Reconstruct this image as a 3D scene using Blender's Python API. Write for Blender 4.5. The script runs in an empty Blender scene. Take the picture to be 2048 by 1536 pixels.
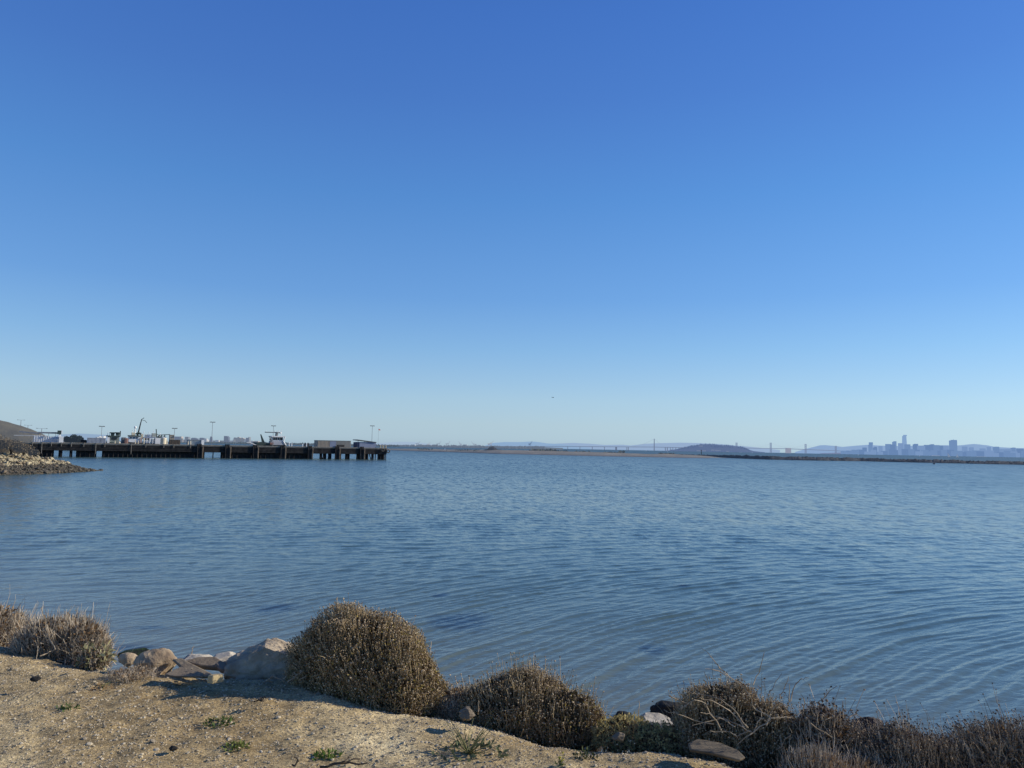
import bpy, bmesh, math, random
import numpy as np
from mathutils import Vector, Matrix, noise
random.seed(7); RNG = np.random.default_rng(11)
C = bpy.context.scene.collection
sc = bpy.context.scene
R = math.radians
# ------------------------------------------------------------------ camera
F = 1500.0; CAMZ = 5.5; ROLL = R(1.05)
PITCH = math.atan(127.5 * math.cos(ROLL) / F)
ROT = Matrix.Rotation(math.pi / 2 + PITCH, 3, 'X') @ Matrix.Rotation(ROLL, 3, 'Z')
CAM = Vector((0, 0, CAMZ))
cam = bpy.data.cameras.new('camera'); camo = bpy.data.objects.new('camera', cam); C.objects.link(camo)
cam.sensor_width = 36; cam.lens = F / 2048 * 36; cam.clip_start = 0.05; cam.clip_end = 120000
camo.matrix_world = Matrix.Translation(CAM) @ ROT.to_4x4()
sc.camera = camo
def ray(px, py): return ROT @ Vector(((px - 1024) / F, (768 - py) / F, -1))
def P(px, py, Y):
    d = ray(px, py); return CAM + d * (Y / d.y)
def onz(px, py, z):
    d = ray(px, py); return CAM + d * ((z - CAMZ) / d.z)
def tx(px, py=888):
    d = ray(px, py); return d.x / d.y
# ------------------------------------------------------------------ world and sun
SUN_AZ, SUN_EL = 74, 24.5
w = bpy.data.worlds.new('World'); sc.world = w; w.use_nodes = True
nt = w.node_tree; bg = nt.nodes['Background']
sky = nt.nodes.new('ShaderNodeTexSky'); sky.sky_type = 'NISHITA'; sky.sun_disc = False
sky.sun_elevation = R(SUN_EL); sky.sun_rotation = R(SUN_AZ)
sky.air_density = 1.0; sky.dust_density = 0.2; sky.ozone_density = 2.6; sky.altitude = 0
# clear-air colour by height above the horizon; the sky texture keeps the brightening towards the sun
def lin(c): return tuple(((v / 255 + .055) / 1.055) ** 2.4 if v > 10 else v / 255 / 12.92 for v in c)
SKY = [(-.02, (158, 182, 204), (6.2, 5.9, 4.0)), (.0103, (182, 200, 215), (6.398, 5.978, 4.028)), (.0302, (184, 204, 219), (5.925, 6.369, 4.885)), (.0634, (175, 203, 227), (4.762, 6.046, 5.724)),
       (.1297, (142, 185, 231), (3.156, 4.762, 5.981)), (.195, (116, 165, 227), (2.344, 3.791, 5.507)), (.3196, (91, 144, 215), (1.587, 2.71, 4.488)), (.432, (78, 125, 203), (1.239, 2.159, 3.79)),
       (.5204, (70, 116, 197), (1.06, 1.865, 3.372)), (.97, (28, 56, 118), (.72, 1.35, 2.6))]
SKYS = .11
tc = nt.nodes.new('ShaderNodeTexCoord'); sx = nt.nodes.new('ShaderNodeSeparateXYZ'); nt.links.new(tc.outputs['Generated'], sx.inputs[0])
mr = nt.nodes.new('ShaderNodeMapRange'); mr.inputs[1].default_value = -.02; mr.inputs[2].default_value = .97; nt.links.new(sx.outputs[2], mr.inputs[0])
def sky_ramp(cols):
    r = nt.nodes.new('ShaderNodeValToRGB'); e = r.color_ramp.elements; e[0].position = 0; e[1].position = 1
    for k, ((z, _, _), c) in enumerate(zip(SKY, cols)):
        p = (z + .02) / .99
        q = e[0] if k == 0 else (e[len(e) - 1] if k == len(SKY) - 1 else e.new(p))
        q.position = p; q.color = (*c, 1)
    nt.links.new(mr.outputs[0], r.inputs[0]); return r.outputs[0]
def sky_mul(a, b_):
    m = nt.nodes.new('ShaderNodeVectorMath'); m.operation = 'MULTIPLY'; nt.links.new(a, m.inputs[0])
    if isinstance(b_, float): m.inputs[1].default_value = (b_,) * 3
    else: nt.links.new(b_, m.inputs[1])
    return m.outputs[0]
KEEP = .48
ratio = sky_ramp([tuple(a / b_ * t for a, b_, t in zip(lin(c), n, (.88, 1.04, 1.0))) for _, c, n in SKY])
flat = sky_mul(sky_ramp([lin(c) for _, c, _ in SKY]), (1 - KEEP) / SKYS)
rel = sky_mul(sky_mul(sky.outputs[0], ratio), KEEP / SKYS)
ad = nt.nodes.new('ShaderNodeVectorMath'); nt.links.new(flat, ad.inputs[0]); nt.links.new(rel, ad.inputs[1])
nt.links.new(ad.outputs[0], bg.inputs[0])
bg.inputs[1].default_value = SKYS
sl = bpy.data.lights.new('sun', 'SUN'); sl.energy = 5.0; sl.angle = R(0.53); sl.color = (1, .92, .78)
so = bpy.data.objects.new('sun', sl); C.objects.link(so)
sd = Vector((math.sin(R(SUN_AZ)) * math.cos(R(SUN_EL)), math.cos(R(SUN_AZ)) * math.cos(R(SUN_EL)), math.sin(R(SUN_EL))))
so.rotation_euler = sd.to_track_quat('Z', 'Y').to_euler(); so.location = (0, 0, 60)
sc.view_settings.view_transform = 'Standard'; sc.view_settings.look = 'None'
sc.view_settings.exposure = 0; sc.view_settings.gamma = 1
# ------------------------------------------------------------------ materials
_M = {}
def mk(name, col, rough=.85, col2=None, scale=3.0, bump=0.0, bscale=None, haze=None, island=0.0, island_col=None, metal=0.0, trans=0.0, detail=6):
    """procedural material: two colours mixed by noise, optional per-piece variation, bump and aerial haze"""
    if name in _M: return _M[name]
    m = bpy.data.materials.new(name); m.use_nodes = True; t = m.node_tree; N = t.nodes; L = t.links
    b = N['Principled BSDF']; out = N['Material Output']
    b.inputs['Roughness'].default_value = rough; b.inputs['Metallic'].default_value = metal
    b.inputs['Specular IOR Level'].default_value = .25
    geo = N.new('ShaderNodeNewGeometry')
    no = N.new('ShaderNodeTexNoise'); no.inputs['Scale'].default_value = scale; no.inputs['Detail'].default_value = detail
    no.inputs['Roughness'].default_value = .62
    L.new(geo.outputs['Position'], no.inputs['Vector'])
    col2 = col2 or tuple(c * .6 for c in col)
    rp = N.new('ShaderNodeValToRGB'); rp.color_ramp.elements[0].position = .34; rp.color_ramp.elements[1].position = .66
    rp.color_ramp.elements[0].color = (*col2, 1); rp.color_ramp.elements[1].color = (*col, 1)
    L.new(no.outputs['Fac'], rp.inputs['Fac']); cur = rp.outputs['Color']
    if island_col:
        mi = N.new('ShaderNodeMix'); mi.data_type = 'RGBA'; mr = N.new('ShaderNodeValToRGB')
        els = mr.color_ramp.elements; cols = island_col; mr.color_ramp.interpolation = 'CONSTANT' if len(cols) > 2 else 'LINEAR'
        els[0].color = (*cols[0], 1); els[0].position = 0; els[1].color = (*cols[-1], 1); els[1].position = 1 - 1 / len(cols) if len(cols) > 2 else 1
        for i, c in enumerate(cols[1:-1]):
            e = els.new((i + 1) / len(cols)); e.color = (*c, 1)
        L.new(geo.outputs['Random Per Island'], mr.inputs['Fac']); mi.inputs[0].default_value = .8
        L.new(cur, mi.inputs[6]); L.new(mr.outputs['Color'], mi.inputs[7]); cur = mi.outputs[2]
    if island:
        mp = N.new('ShaderNodeMapRange'); mp.inputs[3].default_value = 1 - island; mp.inputs[4].default_value = 1 + island
        L.new(geo.outputs['Random Per Island'], mp.inputs[0])
        mu = N.new('ShaderNodeMix'); mu.data_type = 'RGBA'; mu.blend_type = 'MULTIPLY'; mu.inputs[0].default_value = 1
        L.new(cur, mu.inputs[6]); L.new(mp.outputs[0], mu.inputs[7]); cur = mu.outputs[2]
    L.new(cur, b.inputs['Base Color'])
    if bump:
        n2 = N.new('ShaderNodeTexNoise'); n2.inputs['Scale'].default_value = bscale or scale * 3; n2.inputs['Detail'].default_value = 8
        n2.inputs['Roughness'].default_value = .65
        L.new(geo.outputs['Position'], n2.inputs['Vector'])
        bp = N.new('ShaderNodeBump'); bp.inputs['Strength'].default_value = min(1, bump); bp.inputs['Distance'].default_value = .6 / (bscale or scale * 3)
        L.new(n2.outputs['Fac'], bp.inputs['Height']); L.new(bp.outputs[0], b.inputs['Normal'])
    sh = b.outputs[0]
    if trans:
        tr = N.new('ShaderNodeBsdfTranslucent'); L.new(cur, tr.inputs[0]); mx = N.new('ShaderNodeMixShader'); mx.inputs[0].default_value = trans
        L.new(sh, mx.inputs[1]); L.new(tr.outputs[0], mx.inputs[2]); sh = mx.outputs[0]
    if haze:
        em = N.new('ShaderNodeEmission'); em.inputs[0].default_value = (*haze[0], 1); mx = N.new('ShaderNodeMixShader')  # haze painted in as constant surface emission, lifting shaded faces
        mx.inputs[0].default_value = haze[1]; L.new(sh, mx.inputs[1]); L.new(em.outputs[0], mx.inputs[2]); sh = mx.outputs[0]
    L.new(sh, out.inputs['Surface'])
    _M[name] = m; return m
# ------------------------------------------------------------------ mesh helpers
def wloc(o):
    v = Vector((0, 0, 0))
    while o is not None: v += o.location; o = o.parent
    return v
def tag(o, label=None, cat=None, group=None, kind=None):
    if label: o['label'] = label
    if cat: o['category'] = cat
    if group: o['group'] = group
    if kind: o['kind'] = kind
    return o
def empty(name, loc, label, cat, group=None):
    o = bpy.data.objects.new(name, None); C.objects.link(o); o.location = loc; o.empty_display_size = .1
    return tag(o, label, cat, group)
def link(name, me, mat, parent=None, loc=(0, 0, 0)):
    o = bpy.data.objects.new(name, me); C.objects.link(o); o.location = loc
    if mat and not me.materials: me.materials.append(mat)
    if parent: o.parent = parent
    return o
def np_mesh(name, V, Fc, smooth=False):
    V = np.asarray(V, np.float32); Fc = np.asarray(Fc, np.int32); k = Fc.shape[1]
    me = bpy.data.meshes.new(name); me.vertices.add(len(V)); me.vertices.foreach_set('co', V.ravel())
    me.loops.add(Fc.size); me.loops.foreach_set('vertex_index', Fc.ravel())
    me.polygons.add(len(Fc)); me.polygons.foreach_set('loop_start', np.arange(0, Fc.size, k, dtype=np.int32))
    me.polygons.foreach_set('use_smooth', np.full(len(Fc), smooth)); me.update(calc_edges=True); return me
class MB:
    def __init__(s): s.v = []; s.f = []
    def add(s, vs, fs):
        n = len(s.v); s.v += [Vector(v) for v in vs]; s.f += [tuple(i + n for i in f) for f in fs]; return s
    def box(s, c, size, rz=0.0, taper=1.0, rx=0.0):
        m = Matrix.Rotation(rz, 3, 'Z') @ Matrix.Rotation(rx, 3, 'X'); x, y, z = (a / 2 for a in size); c = Vector(c)
        vs = [c + m @ Vector((a * x * (taper if e > 0 else 1), b * y * (taper if e > 0 else 1), e * z)) for e in (-1, 1) for a, b in ((-1, -1), (1, -1), (1, 1), (-1, 1))]
        return s.add(vs, [(0, 3, 2, 1), (4, 5, 6, 7), (0, 1, 5, 4), (1, 2, 6, 5), (2, 3, 7, 6), (3, 0, 4, 7)])
    def tube(s, pts, r0, r1=None, n=6):
        pts = [Vector(p) for p in pts]; r1 = r0 if r1 is None else r1; vs = []; fs = []; K = len(pts)
        for i, p in enumerate(pts):
            d = (pts[min(i + 1, K - 1)] - pts[max(i - 1, 0)])
            d = d.normalized() if d.length > 1e-9 else Vector((0, 0, 1))
            a = d.cross(Vector((0, 0, 1)) if abs(d.z) < .9 else Vector((1, 0, 0))).normalized(); b = d.cross(a)
            r = r0 + (r1 - r0) * i / max(1, K - 1)
            vs += [p + (a * math.cos(2 * math.pi * j / n) + b * math.sin(2 * math.pi * j / n)) * r for j in range(n)]
        for i in range(K - 1):
            for j in range(n):
                q = (j + 1) % n; fs.append((i * n + j, i * n + q, (i + 1) * n + q, (i + 1) * n + j))
        fs.append(tuple(range(n - 1, -1, -1))); fs.append(tuple(range((K - 1) * n, K * n)))
        return s.add(vs, fs)
    def cyl(s, c, r, h, n=10, r1=None): return s.tube([c, (c[0], c[1], c[2] + h)], r, r1, n)
    def ball(s, c, r, sub=1, sq=1.0):
        bm = bmesh.new(); bmesh.ops.create_icosphere(bm, subdivisions=sub, radius=1); c = Vector(c)
        rr = r if hasattr(r, '__len__') else (r, r, r * sq)
        s.add([c + Vector((v.co.x * rr[0], v.co.y * rr[1], v.co.z * rr[2])) for v in bm.verts], [tuple(v.index for v in f.verts) for f in bm.faces]); bm.free(); return s
    def torus(s, c, R0, r, axis, n=14, k=8):
        axis = Vector(axis).normalized(); a = axis.cross(Vector((0, 0, 1))).normalized(); b = axis.cross(a); c = Vector(c); vs = []; fs = []
        for i in range(n):
            t = 2 * math.pi * i / n; d = a * math.cos(t) + b * math.sin(t)
            for j in range(k):
                q = 2 * math.pi * j / k; vs.append(c + d * (R0 + r * math.cos(q)) + axis * r * math.sin(q))
        for i in range(n):
            for j in range(k): fs.append((i * k + j, ((i + 1) % n) * k + j, ((i + 1) % n) * k + (j + 1) % k, i * k + (j + 1) % k))
        return s.add(vs, fs)
    def prism(s, poly, off):
        """extrude a planar polygon (3-D points) along off"""
        n = len(poly); poly = [Vector(p) for p in poly]; off = Vector(off)
        return s.add(poly + [p + off for p in poly], [tuple(range(n - 1, -1, -1)), tuple(range(n, 2 * n))] + [(i, (i + 1) % n, n + (i + 1) % n, n + i) for i in range(n)])
    def build(s, name, mat, parent=None, smooth=False, loc=None):
        me = bpy.data.meshes.new(name); off = wloc(parent) if parent else Vector(loc or (0, 0, 0))
        me.from_pydata([tuple(v - off) for v in s.v], [], s.f)
        bm = bmesh.new(); bm.from_mesh(me); bmesh.ops.recalc_face_normals(bm, faces=bm.faces); bm.to_mesh(me); bm.free()
        if smooth: me.polygons.foreach_set('use_smooth', [True] * len(me.polygons))
        return link(name, me, mat, parent, (0, 0, 0) if parent else off)
# ------------------------------------------------------------------ the shore: edge line of the bank
GZ = 3.9
edge_px = [(-260, 1262), (0, 1286), (150, 1304), (260, 1320), (400, 1332), (520, 1345), (640, 1372), (740, 1398), (850, 1415), (1000, 1434), (1100, 1453), (1220, 1480), (1340, 1499), (1500, 1532), (1640, 1590)]
edge = [onz(a, b, GZ).to_2d() for a, b in edge_px]
edge = [Vector((-140, 118)), Vector((-118, 96)), Vector((-70, 52)), Vector((-24, 17)), Vector((-10, 8.6))] + edge + [Vector((3.4, 2.6)), Vector((8, 1.2)), Vector((40, -6))]
E = np.array([tuple(p) for p in edge])
def sdist(X, Y):
    best = np.full(X.shape, 1e9); sg = np.ones(X.shape)
    for a, b in zip(E[:-1], E[1:]):
        d = b - a; L2 = d @ d; t = np.clip(((X - a[0]) * d[0] + (Y - a[1]) * d[1]) / L2, 0, 1)
        qx = X - a[0] - t * d[0]; qy = Y - a[1] - t * d[1]; D = np.hypot(qx, qy)
        cr = d[0] * (Y - a[1]) - d[1] * (X - a[0]); m = D < best
        best = np.where(m, D, best); sg = np.where(m, np.sign(cr), sg)
    return best * sg
_sn = [(RNG.uniform(-1, 1, 2), RNG.uniform(0, 6.28)) for _ in range(60)]
def lump(X, Y, lo, hi, n=30):
    z = np.zeros(X.shape)
    for i in range(n):
        (d, ph) = _sn[i]; d = d / np.hypot(*d); k = lo * (hi / lo) ** (i / n)
        z += np.sin((X * d[0] + Y * d[1]) * k + ph + 1.3 * np.sin((X * d[1] - Y * d[0]) * k * .6 + ph * 2)) / (i + 4) ** .7
    return z
def ground_z(X, Y):
    d = sdist(X, Y); s = .16
    dd = d + .10 * np.sin(X * 2.1 + 1) + .06 * np.sin(X * 5.3)
    drop = .55 * s * np.logaddexp(0, dd / s)
    z = GZ - drop + .018 * lump(X, Y, 1, 6) + .007 * lump(X + 7, Y - 3, 14, 110)
    return np.maximum(z, -1.6)
def gz(x, y): return float(ground_z(np.array([x]), np.array([y]))[0])
xs = np.concatenate([np.arange(-150, -7, 3.), np.arange(-7, 3.4, .022), np.arange(3.4, 44, 3.)])
ys = np.concatenate([np.arange(-30, 2.4, 2.), np.arange(2.4, 7.6, .022), np.arange(7.6, 18, .8), np.arange(18, 130, 5.)])
GX, GY = np.meshgrid(xs, ys); GZZ = ground_z(GX, GY)
nx, ny = len(xs), len(ys)
def gridfaces(nx, ny):
    i = np.arange(nx - 1)[None, :] + (np.arange(ny - 1) * nx)[:, None]; i = i.ravel()
    return np.stack([i, i + 1, i + nx + 1, i + nx], 1)
gm = np_mesh('ground', np.stack([GX, GY, GZZ], -1).reshape(-1, 3), gridfaces(nx, ny), True)
def ground_material():
    m = bpy.data.materials.new('sandy_gravel'); m.use_nodes = True; t = m.node_tree; N = t.nodes; L = t.links; b = N['Principled BSDF']
    b.inputs['Roughness'].default_value = .95; b.inputs['Specular IOR Level'].default_value = .1
    g = N.new('ShaderNodeNewGeometry')
    def noi(s, d=8, r=.6):
        n = N.new('ShaderNodeTexNoise'); n.inputs['Scale'].default_value = s; n.inputs['Detail'].default_value = d; n.inputs['Roughness'].default_value = r
        L.new(g.outputs['Position'], n.inputs['Vector']); return n.outputs['Fac']
    def ramp(f, a, b_, ca, cb):
        r = N.new('ShaderNodeValToRGB'); e = r.color_ramp.elements; e[0].position = a; e[1].position = b_; e[0].color = (*ca, 1); e[1].color = (*cb, 1)
        L.new(f, r.inputs[0]); return r.outputs[0]
    def mix(mode, f, a, b_):
        x = N.new('ShaderNodeMix'); x.data_type = 'RGBA'; x.blend_type = mode
        if isinstance(f, float): x.inputs[0].default_value = f
        else: L.new(f, x.inputs[0])
        L.new(a, x.inputs[6]); L.new(b_, x.inputs[7]); return x.outputs[2]
    big = ramp(noi(.9, 5), .42, .62, (.56, .47, .30), (1.0, .885, .59))
    mid = ramp(noi(7, 6, .7), .35, .65, (.62, .60, .58), (1.12, 1.08, 1.0))
    c = mix('MULTIPLY', 1.0, big, mid)
    v = N.new('ShaderNodeTexVoronoi'); v.inputs['Scale'].default_value = 75; v.inputs['Randomness'].default_value = 1; L.new(g.outputs['Position'], v.inputs['Vector'])
    hs = N.new('ShaderNodeSeparateColor'); L.new(v.outputs['Color'], hs.inputs[0])
    gr = ramp(hs.outputs[0], .1, .95, (.50, .47, .44), (1.45, 1.40, 1.28)); c = mix('MULTIPLY', .6, c, gr); c = mix('MULTIPLY', 1.0, c, ramp(noi(.42, 4, .55), .40, .60, (.78, .73, .66), (1, 1, 1)))
    v2 = N.new('ShaderNodeTexVoronoi'); v2.inputs['Scale'].default_value = 210; L.new(g.outputs['Position'], v2.inputs['Vector'])
    h2 = N.new('ShaderNodeSeparateColor'); L.new(v2.outputs['Color'], h2.inputs[0])
    c = mix('MULTIPLY', .55, c, ramp(h2.outputs[1], .1, .9, (.55, .52, .5), (1.3, 1.28, 1.2)))
    L.new(c, b.inputs['Base Color'])
    bp = N.new('ShaderNodeBump'); bp.inputs['Strength'].default_value = .9; bp.inputs['Distance'].default_value = .011
    ad = N.new('ShaderNodeMath'); ad.operation = 'ADD'; L.new(noi(60, 6, .7), ad.inputs[0]); L.new(hs.outputs[1], ad.inputs[1])
    L.new(ad.outputs[0], bp.inputs['Height']); L.new(bp.outputs[0], b.inputs['Normal'])
    return m
ground = link('ground', gm, ground_material()); tag(ground, 'sandy gravel bank sloping down to the bay', kind='structure')
# loose gravel and litter
bm = bmesh.new(); bmesh.ops.create_icosphere(bm, subdivisions=1, radius=1)
ICO_V = np.array([v.co[:] for v in bm.verts]); ICO_F = np.array([[v.index for v in f.verts] for f in bm.faces]); bm.free()
def rotmats(n):
    q = RNG.normal(size=(n, 4)); q /= np.linalg.norm(q, axis=1)[:, None]; a, b, c, d = q.T
    return np.stack([np.stack([a*a+b*b-c*c-d*d, 2*(b*c-a*d), 2*(b*d+a*c)], -1), np.stack([2*(b*c+a*d), a*a-b*b+c*c-d*d, 2*(c*d-a*b)], -1), np.stack([2*(b*d-a*c), 2*(c*d+a*b), a*a-b*b-c*c+d*d], -1)], 1)
OCT_V = np.array([(1, 0, 0), (-1, 0, 0), (0, 1, 0), (0, -1, 0), (0, 0, 1), (0, 0, -1.)]) * 1.15; OCT_F = np.array([(0, 2, 4), (2, 1, 4), (1, 3, 4), (3, 0, 4), (2, 0, 5), (1, 2, 5), (3, 1, 5), (0, 3, 5)])
def pebbles(pos, size, flat=.6, jit=.22, base=None):
    BV, BF = base or (ICO_V, ICO_F); nb = len(BV)
    n = len(pos); V = np.repeat(BV[None], n, 0) * (1 + RNG.uniform(-jit, jit, (n, nb, 1))) * RNG.uniform(.6, 1.2, (n, 1, 3))
    V = np.einsum('nij,nkj->nki', rotmats(n), V); V[:, :, 2] *= flat; V = V * size[:, None, None] + pos[:, None, :]
    return V.reshape(-1, 3), (BF[None] + (np.arange(n) * nb)[:, None, None]).reshape(-1, 3)
def on_ground(n, x0=-5.2, x1=2.2, y0=3.0, y1=6.8, dmax=.35):
    X = RNG.uniform(x0, x1, n); Y = RNG.uniform(y0, y1, n); k = sdist(X, Y) < dmax; X = X[k]; Y = Y[k]
    return np.stack([X, Y, ground_z(X, Y)], 1)
pos = on_ground(62000); sz = np.clip(RNG.lognormal(math.log(.0042), .42, len(pos)), .002, .016)
sz[:40] = RNG.uniform(.010, .02, 40)
pos[:, 2] += sz * .15
bigp = sz > .0075; V_, F_ = pebbles(pos[bigp], sz[bigp]); V2_, F2_ = pebbles(pos[~bigp], sz[~bigp], base=(OCT_V, OCT_F)); F_ = np.concatenate([F_, F2_ + len(V_)]); V_ = np.concatenate([V_, V2_])
gv = link('gravel', np_mesh('gravel', V_, F_), mk('pebble', (.42, .36, .27), .9, island_col=[(.20, .165, .115), (.58, .49, .33), (.58, .49, .34), (.38, .31, .21), (.55, .475, .35), (.54, .45, .30), (.46, .38, .255), (.28, .23, .16)], scale=40))
tag(gv, 'loose small stones strewn over the sandy bank', 'gravel', kind='stuff')
# ------------------------------------------------------------------ stems, heads and leaves (vectorised)
def tubes(P3, r0, r1, k=3):
    """P3: (n, m, 3) polylines; radii taper from r0 to r1"""
    n, m, _ = P3.shape; d = np.gradient(P3, axis=1); d /= np.linalg.norm(d, axis=2, keepdims=True) + 1e-9
    rv = RNG.normal(size=(n, 1, 3)); a = np.cross(d, np.broadcast_to(rv, d.shape)); a /= np.linalg.norm(a, axis=2, keepdims=True) + 1e-9; b = np.cross(d, a)
    t = np.linspace(0, 1, m)[None, :, None]; r0 = np.broadcast_to(np.asarray(r0, float).reshape(-1, 1, 1), (n, 1, 1)); r1 = np.broadcast_to(np.asarray(r1, float).reshape(-1, 1, 1), (n, 1, 1))
    rad = r0 + (r1 - r0) * t
    V = np.stack([P3 + (a * math.cos(2 * math.pi * j / k) + b * math.sin(2 * math.pi * j / k)) * rad for j in range(k)], 2)
    base = (np.arange(n) * m * k)[:, None, None]; i = (np.arange(m - 1) * k)[None, :, None]; j = np.arange(k)[None, None, :]; q = (j + 1) % k
    Fq = np.stack([base + i + j, base + i + q, base + i + k + q, base + i + k + j], -1).reshape(-1, 4)
    return V.reshape(-1, 3), Fq
def leaves(pos, nrm, L, W):
    n = len(pos); d = RNG.normal(size=(n, 3)) + nrm * .8; d /= np.linalg.norm(d, axis=1, keepdims=True)
    s = np.cross(d, RNG.normal(size=(n, 3))); s /= np.linalg.norm(s, axis=1, keepdims=True)
    L = np.asarray(L).reshape(-1, 1) * np.ones((n, 1)); W = np.asarray(W).reshape(-1, 1) * np.ones((n, 1))
    V = np.stack([pos, pos + d * L * .5 + s * W, pos + d * L, pos + d * L * .5 - s * W], 1).reshape(-1, 3)
    return V, np.arange(n * 4).reshape(n, 4)
M_stem = mk('dry_stem', (.52, .395, .22), .9, (.27, .20, .11), 6, island=.55)
M_stem_grey = mk('grey_dry_stem', (.56, .47, .35), .9, (.29, .235, .17), 6, island=.5)
M_head = mk('seed_head', (.2, .13, .08), .95, island_col=[(.13, .095, .06), (.40, .295, .17), (.54, .42, .26), (.46, .355, .205), (.62, .51, .34), (.29, .21, .13)], scale=9)
M_head_dk = mk('dark_seed_head', (.08, .05, .04), .95, island_col=[(.03, .022, .02), (.10, .07, .05), (.24, .18, .12), (.36, .28, .19)], scale=9)
M_leaf = mk('olive_leaf', (.44, .33, .08), .8, (.22, .18, .05), 5, island=.5, trans=.3)
M_leaf_dry = mk('dry_leaf', (.30, .195, .10), .85, (.14, .09, .05), 5, island=.5, trans=.25)
M_shade_thatch = mk('shade_dark_thatch', (.15, .105, .055), .95, (.05, .034, .02), 5, island=.4)
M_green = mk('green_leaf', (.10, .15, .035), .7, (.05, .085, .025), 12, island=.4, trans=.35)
M_twig = mk('bare_twig', (.40, .33, .235), .9, (.22, .17, .115), 14, island=.25)
def ellipsoids(blobs):
    out = []
    for (cx, cy, rx, ry, dep, *rest) in blobs:
        s = dep / F; rd = rest[0] if rest else .85
        out.append((np.array(P(cx, cy, dep)), np.array([rx * s, rx * s * rd, ry * s])))
    return out
def dome_points(els, n, zmin=-.35):
    """points spread over the union surface of the ellipsoids, with normals"""
    A = np.array([e[1][0] * e[1][2] for e in els]); A = A / A.sum(); PS = []; NS = []
    for (c, r), a in zip(els, A):
        k = int(n * a * 1.35); d = RNG.normal(size=(k, 3)); d /= np.linalg.norm(d, axis=1, keepdims=True); d = d[d[:, 2] > zmin]
        wob = 1 + .06 * np.sin(d[:, 0:1] * 6 + c[0] * 9) + .05 * np.sin(d[:, 2:3] * 9 + d[:, 1:2] * 7 + c[1])
        p = c + d * r * wob; nn = d / r; nn /= np.linalg.norm(nn, axis=1, keepdims=True); ok = np.ones(len(p), bool)
        for (c2, r2) in els:
            if c2 is not c: ok &= (((p - c2) / r2) ** 2).sum(1) > .93
        PS.append(p[ok]); NS.append(nn[ok])
    return np.concatenate(PS), np.concatenate(NS)
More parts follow.
